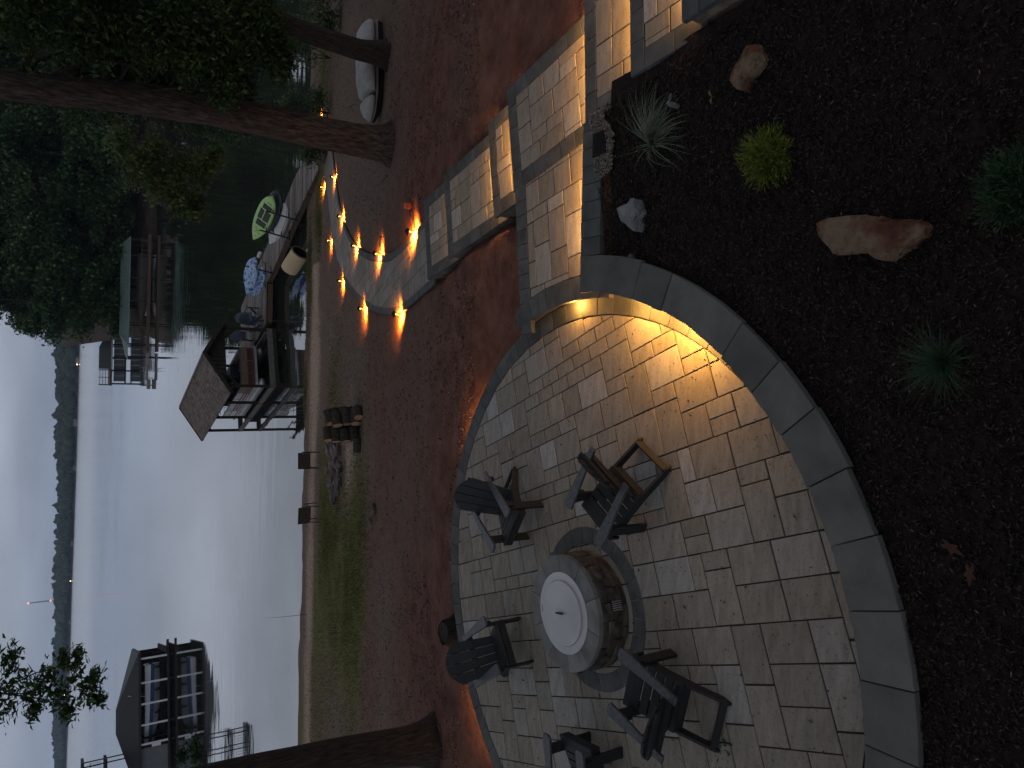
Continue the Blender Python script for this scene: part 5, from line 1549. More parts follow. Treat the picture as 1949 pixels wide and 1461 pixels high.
# local x to the left along the front, local y toward the camera (negative = away); built with a right-handed turn of pi
def lbx(x, y, z): return (x, y, z)
WD, DP, EZ, RZ, LDZ = 17.5, -10.0, -1.45, .30, -4.05
poly = [(-.4, .4), (WD + .4, .4), (WD + .4, DP - .4), (-.4, DP - .4)]
rx0, rx1, ry = 7.2, 10.4, DP / 2
vs_ = [(p[0], p[1], EZ) for p in poly] + [(rx0, ry, RZ), (rx1, ry, RZ)] + [(p[0], p[1], EZ - .22) for p in poly]
MB().add(vs_, [(0, 1, 5, 4), (1, 2, 5), (2, 3, 4, 5), (3, 0, 4), (0, 6, 7, 1), (1, 7, 8, 2), (2, 8, 9, 3), (3, 9, 6, 0), (6, 9, 8, 7)]).build('roof', M['dark_metal_roof'], lb)
for x in (.5, 3.7, 6.45, 9.15, 11.6):
    MB().bar((x, .1, LDZ), (x, .1, EZ - .2), .24, .24).build('post', M['white'], lb)
    MB().bar((x, .1, -6.5), (x, .1, LDZ - .3), .24, .24).build('piling', M['dark_wood'], lb)
    MB().bar((x, DP + .3, -6.5), (x, DP + .3, EZ - .2), .24, .24).build('post', M['dark_wood'], lb)
MB().bar((-1.6, .12, LDZ - .08), (WD, .12, LDZ - .08), .18, .22).build('deck_beam', M['dark_wood'], lb)
MB().bar((-.2, .1, LDZ), (-.2, DP, LDZ), .8, .2).build('deck_beam', M['dark_wood'], lb)
MB().box((WD - 2.5, DP / 2 + .4, (LDZ + EZ - .25) / 2), (5.6, -DP - 1.2, EZ - .25 - LDZ)).build('storage_wall', M['tin'], lb)
MB().box((WD / 2, DP + .2, -3.2), (WD, .12, 3.2)).build('rear_wall', M['void'], lb)  # dark sheet carried down to the water in place of interior shade
MB().box((11.9, .15, -3.0), (.35, .3, .8)).build('utility_box', M['white'], lb)
ud = MB()
for x in (13.2, 15.4, 17.6):
    ud.bar((x, -2.0, EZ - .1), (x, -2.0, 3.1), .14, .14)
    ud.bar((x, -5.0, EZ - .1), (x, -5.0, 3.1), .14, .14)
ud.build('upper_post', M['dark_wood'], lb)
MB().box((15.4, -3.5, 1.25), (5.2, 3.4, .25)).build('upper_deck', M['dark_wood'], lb)
MB().box((15.4, -3.5, 3.2), (5.6, 3.8, .25)).build('upper_roof', M['dark_metal_roof'], lb)
for k in range(14):
    MB().bar((12.9 + k * .36, -1.85, 1.7), (12.9 + k * .36, -1.85, 2.55), .04, .04).build('baluster', M['dark_wood'], lb)
MB().bar((12.8, -1.85, 2.58), (18, -1.85, 2.58), .08, .06).build('hand_rail', M['dark_wood'], lb)
for x in (2.0, 5.0, 8.0, 10.6):  # near-black bars added to stand in for the shade inside
    MB().bar((x, -1.2, -4.3), (x, -1.2, -3.0), .2, .3).build('shade_filler', M['void'], lb)
    MB().bar((x, -.8, -3.45), (x, -4.6, -3.45), .22, .26).build('shade_filler', M['void'], lb)
MB().box((5.6, -1.6, -3.75), (10.5, .5, .5)).build('shade_box', M['void'], lb)  # dark filler boxes low in the bays, added as shade
MB().box((5.6, -5.6, -3.55), (10.5, .5, .9)).build('shade_box', M['void'], lb)
MB().box((11.0, -5, -3.0), (.12, 9.2, 3.0)).build('shade_partition', M['void'], lb)  # black sheet added so the bay reads as shaded
# speedboat on its lift
sb = thing('speedboat', 'white speedboat with a blue stripe raised inside the left boathouse', 'boat', (0, 0, 0))
def hull(cols):
    st = [(-4.4, .05, .62, .95), (-3.4, .75, .5, .98), (-1.8, 1.12, .32, .94), (0, 1.2, .22, .9), (2.4, 1.2, .2, .86), (3.6, 1.12, .2, .84)]
    rings = []
    for x, w, zb, zt in st:
        rings.append([(x, -w, zt), (x, -w * 1.0, zt - .22), (x, -w * .93, zt - .42), (x, -w * .72, (zb + zt) / 2 - .12), (x, 0, zb - .12), (x, w * .72, (zb + zt) / 2 - .12), (x, w * .93, zt - .42), (x, w, zt - .22), (x, w, zt)])
    return rings
rg = hull(None)
bands = [('white', 0, 1), ('blue_paint', 1, 2), ('white', 2, 6), ('blue_paint', 6, 7), ('white', 7, 8)]
for mt, j0, j1 in bands:
    m_ = MB()
    for i in range(len(rg) - 1):
        for j in range(j0, j1):
            m_.add([rg[i][j], rg[i + 1][j], rg[i + 1][j + 1], rg[i][j + 1]], [(3, 2, 1, 0)])
    m_.build('hull_stripe' if mt == 'blue_paint' else 'hull_side', M[mt], sb, smooth=True)
MB().slab([(-4.3, 0), (-3.4, -.72), (-1.8, -1.08), (3.55, -1.08), (3.55, 1.08), (-1.8, 1.08), (-3.4, .72)], .84, .93, .02).build('top_deck', M['white'], sb)
MB().slab([(-.9, -.95), (-.6, -1.0), (-.6, 1.0), (-.9, .95)], .93, 1.35, .03).build('windscreen', M['void'], sb)
MB().slab([(2.9, -.8), (3.5, -.8), (3.5, .8), (2.9, .8)], .93, 1.45, .06).build('engine_cover', M['void'], sb)
MB().tube([(.6, -1.0, .9), (.9, -.95, 1.75), (.9, .95, 1.75), (.6, 1.0, .9)], .04, 6).build('tower_bar', M['alu'], sb)
sb.matrix_world = Matrix.Translation(lb.location) @ Matrix.Rotation(lb.rotation_euler.z, 4, 'Z') @ Matrix.Translation((4.7, -2.1, -3.75)) @ Matrix.Rotation(math.pi, 4, 'Z') @ Matrix.Diagonal((1.0, 1.05, 1.75, 1))

# ------------------------------------------------------------------ grey two level boathouse, mid lake
gb = thing('boathouse', 'grey tin walled boathouse with a hip roof and a railed upper deck', 'boathouse', (-1.5, 152, 0))
GE, GR = -1.65, .18
vs_ = [(2.9, -.6, GE), (10.9, -.6, GE), (10.9, 8.6, GE), (2.9, 8.6, GE), (2.9, 4, GR), (7.0, 4, GR)]
MB().add(vs_ + [(v[0], v[1], GE - .22) for v in vs_[:4]], [(0, 1, 5, 4), (1, 2, 5), (2, 3, 4, 5), (3, 0, 4), (0, 6, 7, 1), (1, 7, 8, 2), (3, 9, 6, 0), (6, 9, 8, 7)]).build('roof', M['dark_metal_roof'], gb)
MB().bar((2.9, -.64, GE - .11), (10.9, -.64, GE - .11), .06, .26).build('fascia', M['alu'], gb)
for k in range(9):
    x0 = .6 + k * 1.02
    MB().box((x0 + .5, .3, (-4.0 - 2.1) / 2), (1.0, .08, 1.85)).build('tin_panel', M['tin'], gb)
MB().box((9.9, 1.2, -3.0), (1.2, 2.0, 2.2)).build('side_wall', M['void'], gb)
for x in (.1, 2.6, 5.0, 7.4, 10.0):
    MB().bar((x, .0, -6.5), (x, .0, GE), .22, .22).build('post', M['dark_wood'], gb)
    MB().bar((x, 8.0, -6.5), (x, 8.0, GE), .22, .22).build('post', M['dark_wood'], gb)
MB().bar((0, 0.0, -4.02), (10.4, 0.0, -4.02), .3, .25).build('deck_beam', M['brown_wood'], gb)
MB().box((1.3, 4, GE - .05), (3.1, 8.4, .3)).build('upper_deck', M['brown_wood'], gb)
for x in (-.1, 1.3, 2.7):
    MB().bar((x, -.1, GE), (x, -.1, .12), .12, .12).build('rail_post', M['dark_wood'], gb)
    MB().bar((x, 8.0, GE), (x, 8.0, .12), .12, .12).build('rail_post', M['dark_wood'], gb)
for z_ in (.1, -.35, -.8):
    MB().bar((-.1, -.1, z_), (2.8, -.1, z_), .08, .07).build('hand_rail', M['brown_wood'], gb)
    MB().bar((-.1, -.1, z_), (-.1, 8.0, z_), .08, .07).build('hand_rail', M['brown_wood'], gb)
for k in range(8): MB().bar((2.2 - .0, -.35, -3.9 + k * .28), (2.9, -.35, -3.9 + k * .28), .2, .05).build('stair_tread', M['dark_wood'], gb)
gk = board_mesh('kayak', 3.4, .8, .5, None).build('kayak', M['green_boat'], None, smooth=True, loc=(9.4, 149.5, -2.75), rot=(R(70), 0, R(4)))
tag(gk, 'bright green kayak stored upright beside the grey boathouse', 'kayak')

# ------------------------------------------------------------------ green roofed dock
gd = thing('boathouse', 'low covered dock with a pale green metal roof before the wooded bank', 'boathouse', (2.6, 107.6, 0))
GE2, GR2 = -1.65, -.75
MB().add([(1.6, -.3, GE2), (16, -.3, GE2), (16, 5.3, GE2), (1.6, 5.3, GE2), (3.1, 2.5, GR2), (15.2, 2.5, GR2), (1.6, -.3, GE2 - .12), (16, -.3, GE2 - .12), (16, 5.3, GE2 - .12), (1.6, 5.3, GE2 - .12)],
         [(0, 1, 5, 4), (1, 2, 5), (2, 3, 4, 5), (3, 0, 4), (0, 6, 7, 1), (1, 7, 8, 2), (3, 9, 6, 0), (6, 9, 8, 7)]).build('roof', M['green_roof'], gd)
MB().add([(-.4, .6, GE2 - .1), (1.7, -.2, GE2 + .02), (2.7, 2.2, GR2 - .25), (.2, 2.2, GR2 - .75), (1.7, 4.6, GE2)], [(0, 1, 2, 3), (3, 2, 4)]).build('side_roof', M['green_roof'], gd)
for k in range(28):
    x0 = 1.7 + k * .51
    MB().bar((x0, -.32, GE2 + .03), (max(3.15, min(x0, 15.2)), 2.45, GR2 + .03), .04, .05).build('roof_seam', M['green_roof'], gd)
for x in (.1, 1.8, 4.6, 7.6, 10.6, 13.6, 15.8):
    MB().bar((x, .2, -6.4), (x, .2, GE2), .16, .16).build('post', M['dark_wood'], gd)
    MB().bar((x, 5.0, -6.4), (x, 5.0, GE2), .16, .16).build('post', M['dark_wood'], gd)
MB().box((8.6, -.6, -3.95), (15.6, 1.3, .32)).build('dock_skirt', M['brown_wood'], gd)
for k in range(12):
    MB().bar((1.2 + k * 1.3, -1.1, -3.75), (1.2 + k * 1.3, -1.1, -3.0), .07, .07).build('rail_post', M['brown_wood'], gd)
MB().bar((1, -1.1, -3.0), (16, -1.1, -3.0), .08, .07).build('hand_rail', M['brown_wood'], gd)
MB().box((-1.2, -.3, -3.95), (3.6, 1.4, .24)).build('swim_platform', M['weathered_wood'], gd)
MB().slab([(-4.2, -1.0), (-2.9, -1.0), (-2.9, .4), (-4.2, .4)], -4.35, -3.98, .02).build('float_ramp', M['weathered_wood'], gd)
for s_ in (-.22, .22):
    MB().bar((-1.6 + s_, -.9, -4.8), (-1.6 + s_, -.9, -3.05), .05, .05).build('ladder_rail', M['alu'], gd)
for k in range(5): MB().bar((-1.82, -.9, -4.6 + k * .28), (-1.38, -.9, -4.6 + k * .28), .04, .04).build('ladder_rung', M['alu'], gd)
cb = thing('covered_boat', 'boat under a dark fitted cover inside the green roofed dock', 'boat', (12.6, 110.0, -3.6))
MB().tube([(-4.6, 0, .2), (-3.6, 0, .15), (-2, 0, .1), (2, 0, .1), (4.2, 0, .1)], [.1, .55, .8, .85, .7], 14).build('boat_cover', M['tarp'], cb, smooth=True)
MB().tube([(-4.2, 0, -.3), (-3, 0, -.4), (4.2, 0, -.4)], [.1, .45, .5], 12).build('hull', M['alu'], cb, smooth=True)

# ------------------------------------------------------------------ small white boat on the ground
wb = thing('small_boat', 'small white boat with a tan rail resting on the clay behind the dark trunk', 'boat', (7.55, 16.95, tz(7.55, 16.95) + .01), math.atan2(-.0, 1) + R(4))
def shell(st, name, mat):
    m_ = MB(); n = len(st[0][1])
    for x, ring in st: m_.v += [(x, p[0], p[1]) for p in ring]
    for i in range(len(st) - 1):
        for j in range(n): m_.f.append((i * n + j, i * n + (j + 1) % n, (i + 1) * n + (j + 1) % n, (i + 1) * n + j)); m_.mi.append(0)
    m_.f.append(tuple(range(n))); m_.f.append(tuple(range((len(st) - 1) * n, len(st) * n))[::-1]); m_.mi += [0, 0]
    return m_.build(name, M[mat], wb, smooth=True)
def oval(w, z0, z1, k=.75, n=14):
    r_ = []
    for i in range(n):
        a = 2 * math.pi * i / n
        r_.append((w * math.copysign(abs(math.cos(a)) ** k, math.cos(a)), (z0 + z1) / 2 + (z1 - z0) / 2 * math.copysign(abs(math.sin(a)) ** k, math.sin(a))))
    return r_
shell([(-1.16, oval(.06, .14, .2)), (-1.0, oval(.28, .06, .21)), (-.6, oval(.44, .02, .21)), (.5, oval(.48, .0, .21)), (1.2, oval(.44, .0, .22)), (1.26, oval(.36, .03, .22))], 'hull', 'void')
shell([(-1.2, oval(.05, .195, .245, .9)), (-1.02, oval(.31, .195, .245, .9)), (-.6, oval(.47, .195, .245, .9)), (.5, oval(.51, .195, .245, .9)), (1.23, oval(.47, .195, .245, .9)), (1.29, oval(.38, .2, .24, .9))], 'rub_rail', 'tan')
shell([(-1.14, oval(.06, .24, .27)), (-.98, oval(.27, .22, .36)), (-.72, oval(.40, .22, .42)), (-.66, oval(.40, .22, .42))], 'bow_cover', 'boat_vinyl')
shell([(-.52, oval(.38, .22, .30)), (-.44, oval(.43, .22, .44)), (-.1, oval(.46, .22, .52)), (.7, oval(.47, .22, .53)), (1.18, oval(.44, .22, .50)), (1.25, oval(.36, .22, .44))], 'seat_cover', 'boat_vinyl')
MB().box((-.59, 0, .25), (.12, .7, .02)).build('cockpit_floor', M['void'], wb)

# ------------------------------------------------------------------ sling chairs, log pile, fire ring
def sling_chair():
    r_ = thing('sling_chair', 'x', 'chair')
    for s_ in (-1, 1):
        MB().tube([(s_ * .28, .28, 0), (s_ * .28, .25, .40), (s_ * .28, .2, .58)], .016, 6).build('leg', M['iron'], r_)
        MB().tube([(s_ * .28, -.34, 0), (s_ * .28, -.18, .40), (s_ * .27, -.36, .93)], .016, 6).build('leg', M['iron'], r_)
        MB().tube([(s_ * .29, .24, .58), (s_ * .29, -.24, .60)], .02, 6).build('arm_rest', M['iron'], r_)
        MB().tube([(s_ * .28, .28, .02), (s_ * .28, -.34, .02)], .014, 6).build('floor_rail', M['iron'], r_)
    MB().bar((-.27, -.36, .92), (.27, -.36, .92), .03, .03).build('top_rail', M['iron'], r_)
    T = Matrix.Translation((0, -.20, .41)) @ Matrix.Rotation(R(17), 4, 'X')
    b_ = MB().slab([(-.255, 0), (.255, 0), (.255, .53), (-.255, .53)], -.006, .006, .002)
    b_.v = [tuple(T @ Vector((v[0], -v[2], v[1]))) for v in b_.v]
    b_.build('back_sling', M['sling'], r_)
    MB().slab([(-.255, -.2), (.255, -.2), (.255, .26), (-.255, .26)], .40, .412, .002).build('seat_sling', M['sling'], r_)
    return r_
pr = sling_chair()
for k, (x, y, rz, lab) in enumerate(((-3.2, 28.5, R(4), 'brown sling chair facing the lake, nearer the log pile'), (-5.22, 28.0, R(-3), 'brown sling chair facing the lake, farther left on the grass'))):
    o = pr if k == 0 else copy_tree(pr)
    o.location = (x, y, tz(x, y) + .01); o.rotation_euler = (0, 0, rz); o['label'] = lab; o['group'] = 'sling chairs at the water'
    o.scale = (1.12, 1.12, 1.0)

def log(loc, rz, r_, ln, lab, tilt=0.0, group='cut logs of the woodpile'):
    o = thing('log', lab, 'log', loc, rz, group)
    rr = random.Random(int(loc[0] * 100 + loc[1] * 31))
    m_ = MB().tube([(-ln / 2, 0, 0), (-ln * .15, 0, .004), (ln * .2, 0, 0), (ln / 2, 0, 0)], [r_ * rr.uniform(.94, 1.04) for _ in range(4)], 14, cap=False)
    m_.v = [(v[0], v[1] * (1 + .06 * mnoise.noise(Vector(v) * 9)), v[2] * (1 + .06 * mnoise.noise(Vector(v) * 9 + Vector((5, 5, 5))))) for v in m_.v]
    m_.build('bark', M['log_bark'], o, smooth=True)
    for s_ in (-1, 1):
        MB().lathe([(.001, 0), (r_ * .95, 0)], 14, M=Matrix.Rotation(s_ * math.pi / 2, 3, 'Y'), c=(s_ * (ln / 2 + .001), 0, 0)).build('cut_end', M['log_end'], o)
    if tilt: o.rotation_euler = (0, tilt, rz)
    return o
LG = 'split oak log in the woodpile beside the flagstone fire ring'
rr = random.Random(19)
rows = [(18.75, 0, 4), (19.1, 0, 4), (19.45, 0, 4), (19.8, 0, 4)]
yb = 18.72
lay = [0, .26, .52, .74]
cnt = 0
for col, (xc, ym) in enumerate(((-1.0, 0.0), (-1.48, .12))):
    for lv, hgt in enumerate(lay):
        for k in range(4 - lv):
            r_ = rr.uniform(.115, .155)
            x, y = xc + rr.uniform(-.05, .05), 18.85 + ym + k * .29 + lv * .15 + rr.uniform(-.02, .02)
            z_ = tz(x, y) + .14 + hgt * .93 - (k * .0)
            log((x, y, z_), rr.uniform(.2, .75), r_, rr.uniform(.38, .5), LG, rr.uniform(-.08, .08))
log((-.85, 18.55, tz(-.85, 18.55) + .13), .7, .13, .34, 'short upright looking log at the near end of the woodpile, apart from the stack', 0.1, None)
log((-1.75, 18.65, tz(-1.75, 18.65) + .11), .15, .11, .40, 'loose log lying left of the woodpile on the straw', 0, None)

rr = random.Random(29)
FR_ = (-2.85, 23.6)
k = 0
FG = 'dark ledge flagstone laid in the old fire ring beside the woodpile'
for ringn, (rx, ry, cnt_) in enumerate(((.95, 1.35, 13), (.55, .85, 8), (.2, .3, 3), (1.05, 1.5, 11))):
    for j in range(cnt_):
        a = 2 * math.pi * (j + rr.uniform(-.2, .2)) / cnt_ + ringn
        x, y = FR_[0] + rx * math.cos(a), FR_[1] + ry * math.sin(a)
        n_ = rr.choice((5, 6, 7)); sx, sy = rr.uniform(.16, .34), rr.uniform(.12, .24)
        pl = [(sx * math.cos(2 * math.pi * i / n_) * rr.uniform(.7, 1.15), sy * math.sin(2 * math.pi * i / n_) * rr.uniform(.7, 1.15)) for i in range(n_)]
        lift = .10 if ringn == 3 and rr.random() < .7 else .03
        o = MB().slab(pl, -.05, rr.uniform(.0, .04), .012).build('flagstone', M['flag'], None, loc=(x, y, tz(x, y) + lift + .035), rot=(rr.uniform(-.16, .16) - .12, rr.uniform(-.16, .16), a + rr.uniform(-.5, .5)))
        tag(o, FG, 'flagstone', 'flagstones of the old fire ring')

# stump beside the patio
st = thing('tree_stump', 'short weathered tree stump at the far left rim of the patio', 'stump', (-3.80, 9.72, tz(-3.8, 9.72)))
trunk_mesh(st, [(0, 0, -.1), (0, 0, .1), (.01, 0, .24)], [.20, .17, .16], 'bark_dark', 'bark', 16, .06, .12, .8)
MB().lathe([(.001, 0), (.155, -.003)], 16, c=(.01, 0, .235)).build('cut_top', M['bark_dark'], st)
log((-4.12, 9.72, tz(-4.12, 9.72) + .05), .25, .065, .30, 'short rotten log lying beside the stump at the patio rim', 0, None)
# fishing rod at the bank
o = MB().tube([(0, 0, -.1), (.05, -.02, .9), (.12, -.04, 1.75)], [.012, .008, .003], 6).build('fishing_rod', M['iron'], None, loc=(-10.25, 31.2, tz(-10.25, 31.2)))
tag(o, 'thin fishing rod standing in the bank at the waterline', 'rod')
for x, lab in ((-.55, 'thin metal stake in the bank grass before the boat slip'), ):
    o = MB().tube([(0, 0, -.2), (.01, 0, .62)], .012, 6).build('stake', M['iron'], None, loc=(x, 32.2, tz(x, 32.2))); tag(o, lab, 'stake')
# low voltage cable looping along the rim
pts = []
for i in range(40):
    a = R(64 + i * 1.35); bulge = .06 + .24 * abs(math.sin(i * .23)) ** 1.5
    x, y = C0[0] + (3.40 + bulge) * math.cos(a), C0[1] + (3.40 + bulge) * math.sin(a)
    pts.append((x, y, tz(x, y) + .022))
o = MB().tube(pts, .009, 6).build('cable', M['iron'], None, smooth=True); tag(o, 'thin black cable looping over the clay along the far patio rim', 'cable')
o = MB().slab([(-.05, -.05), (.05, -.05), (.05, .05), (-.05, .05)], 0, .12, .004).build('marker_flag', emit_mat('orange_flag', (.7, .12, .04), 0.0), None, loc=(3.55, 13.4, tz(3.55, 13.4))); tag(o, 'small orange marker on the clay inside the walkway bend', 'marker')

# ------------------------------------------------------------------ garden plants
def blades(parent, n, ln, w, spread, seed, mat, name, lean=(0, 0), curl=1.0, seg=6, up_=.9, az=None):
    g = np.random.default_rng(seed)
    VV, FF = [], []
    for k in range(n):
        a = g.uniform(0, 2 * np.pi) if az is None else g.normal(az[0], az[1])
        el = np.clip(g.normal(up_, .5), .1, 1.5)
        d = np.array([np.cos(a) * np.cos(el) + lean[0], np.sin(a) * np.cos(el) + lean[1], np.sin(el)])
        d /= np.linalg.norm(d)
        L_ = ln * g.choice([.45, .7, .9, 1.1, 1.3], p=[.2, .25, .3, .18, .07]) * g.uniform(.85, 1.15); curl_k = curl * g.uniform(.3, 1.6); tw = g.normal(0, .10); p = np.array([np.cos(a) * spread * g.random(), np.sin(a) * spread * g.random(), 0])
        side = np.cross(d, [0, 0, 1.0]); side /= np.linalg.norm(side) + 1e-9
        base = len(VV) * 0
        row = []
        dv = d.copy()
        for i in range(seg + 1):
            t = i / seg
            ww = w * (1 - t) ** .7 * .5 + .0006
            row += [p - side * ww, p + side * ww]
            dv = dv + side * tw + np.array([0, 0, -1.0]) * curl_k * .16 * (t + .25) + np.array([lean[0], lean[1], 0]) * .05
            dv /= np.linalg.norm(dv)
            p = p + dv * L_ / seg
            if p[2] < .01: p[2] = .01 + g.random() * .01
        b0 = k * 2 * (seg + 1)
        VV += row
        FF += [(b0 + 2 * i, b0 + 2 * i + 1, b0 + 2 * i + 3, b0 + 2 * i + 2) for i in range(seg)]
    return link(name, np_mesh(name, np.array(VV), np.array(FF), M[mat]), None, parent)
gp = thing('grass_clump', 'pale arching ornamental grass beside the gravel patch', 'plant', (2.20, 4.86, bz(2.2, 4.86)))
tag(blades(gp, 300, .47, .0052, .04, 1, 'blade_pale', 'blade', lean=(.26, -.30), curl=1.5, up_=.8, az=(-.85, 1.15)), kind='stuff')
gp = thing('grass_clump', 'small dark green tuft of fine grass alone in the lower mulch', 'plant', (.18, 2.28, bz(.18, 2.28)))
tag(blades(gp, 380, .26, .0026, .022, 2, 'blade_dark', 'blade', lean=(-.05, .1), curl=1.1, up_=.85), kind='stuff')
def sprays(parent, n, r_, h, seed, mat, name, leafl=.05):
    """fine conifer sprays: short forked sprigs all over a dome"""
    g = np.random.default_rng(seed)
    pts, tips = [], []
    VV, FF = [], []
    for k in range(n):
        a = g.uniform(0, 2 * np.pi); el = np.arcsin(g.uniform(.05, 1))
        d = np.array([np.cos(a) * np.cos(el), np.sin(a) * np.cos(el), np.sin(el)])
        lump = 1 + .38 * mnoise.noise(Vector(d * 2.3) + Vector((seed * 7.1, 0, 0))) + .18 * mnoise.noise(Vector(d * 6) + Vector((0, seed * 3.3, 0)))
        b_ = d * np.array([r_, r_, h]) * lump * g.uniform(.3, .92)
        d2 = d * .8 + g.normal(0, .5, 3) + np.array([0, 0, .25]); d2 /= np.linalg.norm(d2)
        for f in range(7):
            dd_ = d2 + g.normal(0, .45, 3); dd_ /= np.linalg.norm(dd_)
            s0 = b_ + d2 * leafl * f * .35
            s = np.cross(dd_, g.normal(0, 1, 3)); s /= np.linalg.norm(s)
            L_ = leafl * g.uniform(.7, 1.3)
            i0 = len(VV)
            VV += [s0, s0 + dd_ * L_ * .5 + s * .0032, s0 + dd_ * L_, s0 + dd_ * L_ * .5 - s * .0032]
            FF.append((i0, i0 + 1, i0 + 2, i0 + 3))
    return link(name, np_mesh(name, np.array(VV), np.array(FF), M[mat]), None, parent)
gp = thing('golden_shrub', 'bushy yellow green thread leaf shrub in the middle of the mulch bed', 'plant', (1.72, 3.52, bz(1.72, 3.52)))
tag(sprays(gp, 820, .165, .18, 4, 'gold_leaf', 'foliage', .045), kind='stuff')
for k in range(7): limb(gp, (0, 0, -.02), (.09 * math.cos(k), .09 * math.sin(k), .11), .006, .002, 'bark_dark', .02, 'stem')
gp = thing('dark_shrub', 'dark green feathery shrub at the bottom edge of the mulch bed', 'plant', (1.10, 1.82, bz(1.1, 1.82)))
tag(sprays(gp, 640, .185, .16, 6, 'shrub_leaf', 'foliage', .045), kind='stuff')
for k in range(6): limb(gp, (0, 0, -.02), (.12 * math.cos(k), .12 * math.sin(k), .12), .005, .002, 'bark_dark', .02, 'stem')
sd = thing('seedling', 'tiny two leaved seedling in the mulch near the red brown boulder', 'plant', (2.34, 4.06, bz(2.34, 4.06)))
for a in (.4, 3.2): MB().add([(0, 0, .03), (.03 * math.cos(a) - .012 * math.sin(a), .03 * math.sin(a) + .012 * math.cos(a), .045), (.07 * math.cos(a), .07 * math.sin(a), .04), (.03 * math.cos(a) + .012 * math.sin(a), .03 * math.sin(a) - .012 * math.cos(a), .045)], [(0, 1, 2, 3)]).build('leaf', M['lawn_blade'], sd)
MB().tube([(0, 0, -.01), (0, 0, .032)], .003, 5).build('stem', M['lawn_blade'], sd)
hd = thing('spray_head', 'small grey irrigation head behind the pale ornamental grass', 'irrigation head', (2.40, 4.47, bz(2.4, 4.47)))
MB().tube([(0, 0, -.02), (0, 0, .10), (.01, 0, .13)], [.022, .022, .018], 10).build('riser_pipe', M['tin'], hd)
MB().bar((.01, 0, .12), (.06, -.05, .145), .012, .014).build('nozzle', M['tin'], hd)

# gravel patch round the black drain
rr = random.Random(40)
g = np.random.default_rng(44)
n = 1500
gx = g.uniform(2.06, 2.68, n); gy = g.uniform(5.32, 5.645, n)
ok = ~((gx > 2.26) & (gx < 2.50) & (gy > 5.43)) & ((gx - 2.37) ** 2 / .115 + (gy - 5.66) ** 2 / .115 < 1 + .25 * vnoise(gx * 9, gy * 9, 5))
gx, gy = gx[ok], gy[ok]
def shards(x, y, z, size, seed, flat=.5, mat='gravel', name='gravel', aspect=1.0, tilt=.6):
    g = np.random.default_rng(seed); n = len(x)
    s_ = size * g.uniform(.5, 1.4, n)
    a = g.uniform(0, 2 * np.pi, n); el = g.normal(0, tilt, n); ro = g.normal(0, tilt, n)
    d = np.stack([np.cos(a) * np.cos(el), np.sin(a) * np.cos(el), np.sin(el)], 1)
    u0 = np.stack([np.sin(ro) * np.sin(a), -np.sin(ro) * np.cos(a), np.cos(ro)], 1)
    sd_ = np.cross(u0, d); sd_ /= np.linalg.norm(sd_, axis=1, keepdims=True)
    u = np.cross(d, sd_)
    c_ = np.stack([x, y, z], 1)
    L_ = s_[:, None]; w = L_ * aspect; h = L_ * flat
    P = [c_ - d * L_ * .5, c_ + sd_ * w * .5, c_ + d * L_ * .5, c_ - sd_ * w * .5, c_ + u * h * .5 + d * L_ * .1, c_ - u * h * .5]
    V = np.stack(P, 1).reshape(-1, 3)
    I = np.arange(n)[:, None] * 6
    T = [(0, 1, 4), (1, 2, 4), (2, 3, 4), (3, 0, 4), (1, 0, 5), (2, 1, 5), (3, 2, 5), (0, 3, 5)]
    Fq = np.concatenate([I + np.array([t]) for t in T])
    o = link(name, np_mesh(name, V, Fq, M[mat]))
    return tag(o, kind='stuff')
shards(gx, gy, bed_z(gx, gy) + .045 + g.uniform(0, .02, len(gx)), .026, 45, .8, 'gravel', 'gravel')
dr = thing('drain_box', 'black square drain box set in the small gravel patch', 'drain', (2.38, 5.54, bz(2.38, 5.5) + .045))
MB().slab([(-.115, -.10), (.115, -.10), (.115, .10), (-.115, .10)], -.1, .012, .004).build('box_lid', M['void'], dr)
for k in range(5): MB().box((0, -.07 + k * .035, .016), (.19, .008, .006)).build('lid_rib', M['iron'], dr)

# mulch chips
g = np.random.default_rng(66)
n = 95000
x = g.uniform(-4.2, 3.0, n); y = g.uniform(.6, 5.66, n)
keep = bed_inside(x, y) & ~(((x - 2.37) ** 2 + (y - 5.66) ** 2) < .125)
x, y = x[keep], y[keep]
shards(x, y, bed_z(x, y) + g.uniform(-.006, .026, len(x)) + fbm(x * 1.9, y * 1.9, 5, 3) * .03 + fbm(x * 14, y * 14, 8, 2) * .010, .042, 67, .25, 'chip', 'mulch_chips', .28, .45)
# a few pale splinters among them
n = 1100
x = g.uniform(-4.0, 2.9, n); y = g.uniform(.8, 5.6, n); keep = bed_inside(x, y); x, y = x[keep], y[keep]
shards(x, y, bed_z(x, y) + g.uniform(.016, .026, len(x)) + fbm(x * 1.9, y * 1.9, 5, 3) * .03, .034, 68, .2, 'litter', 'mulch_splinters', .22, .3)

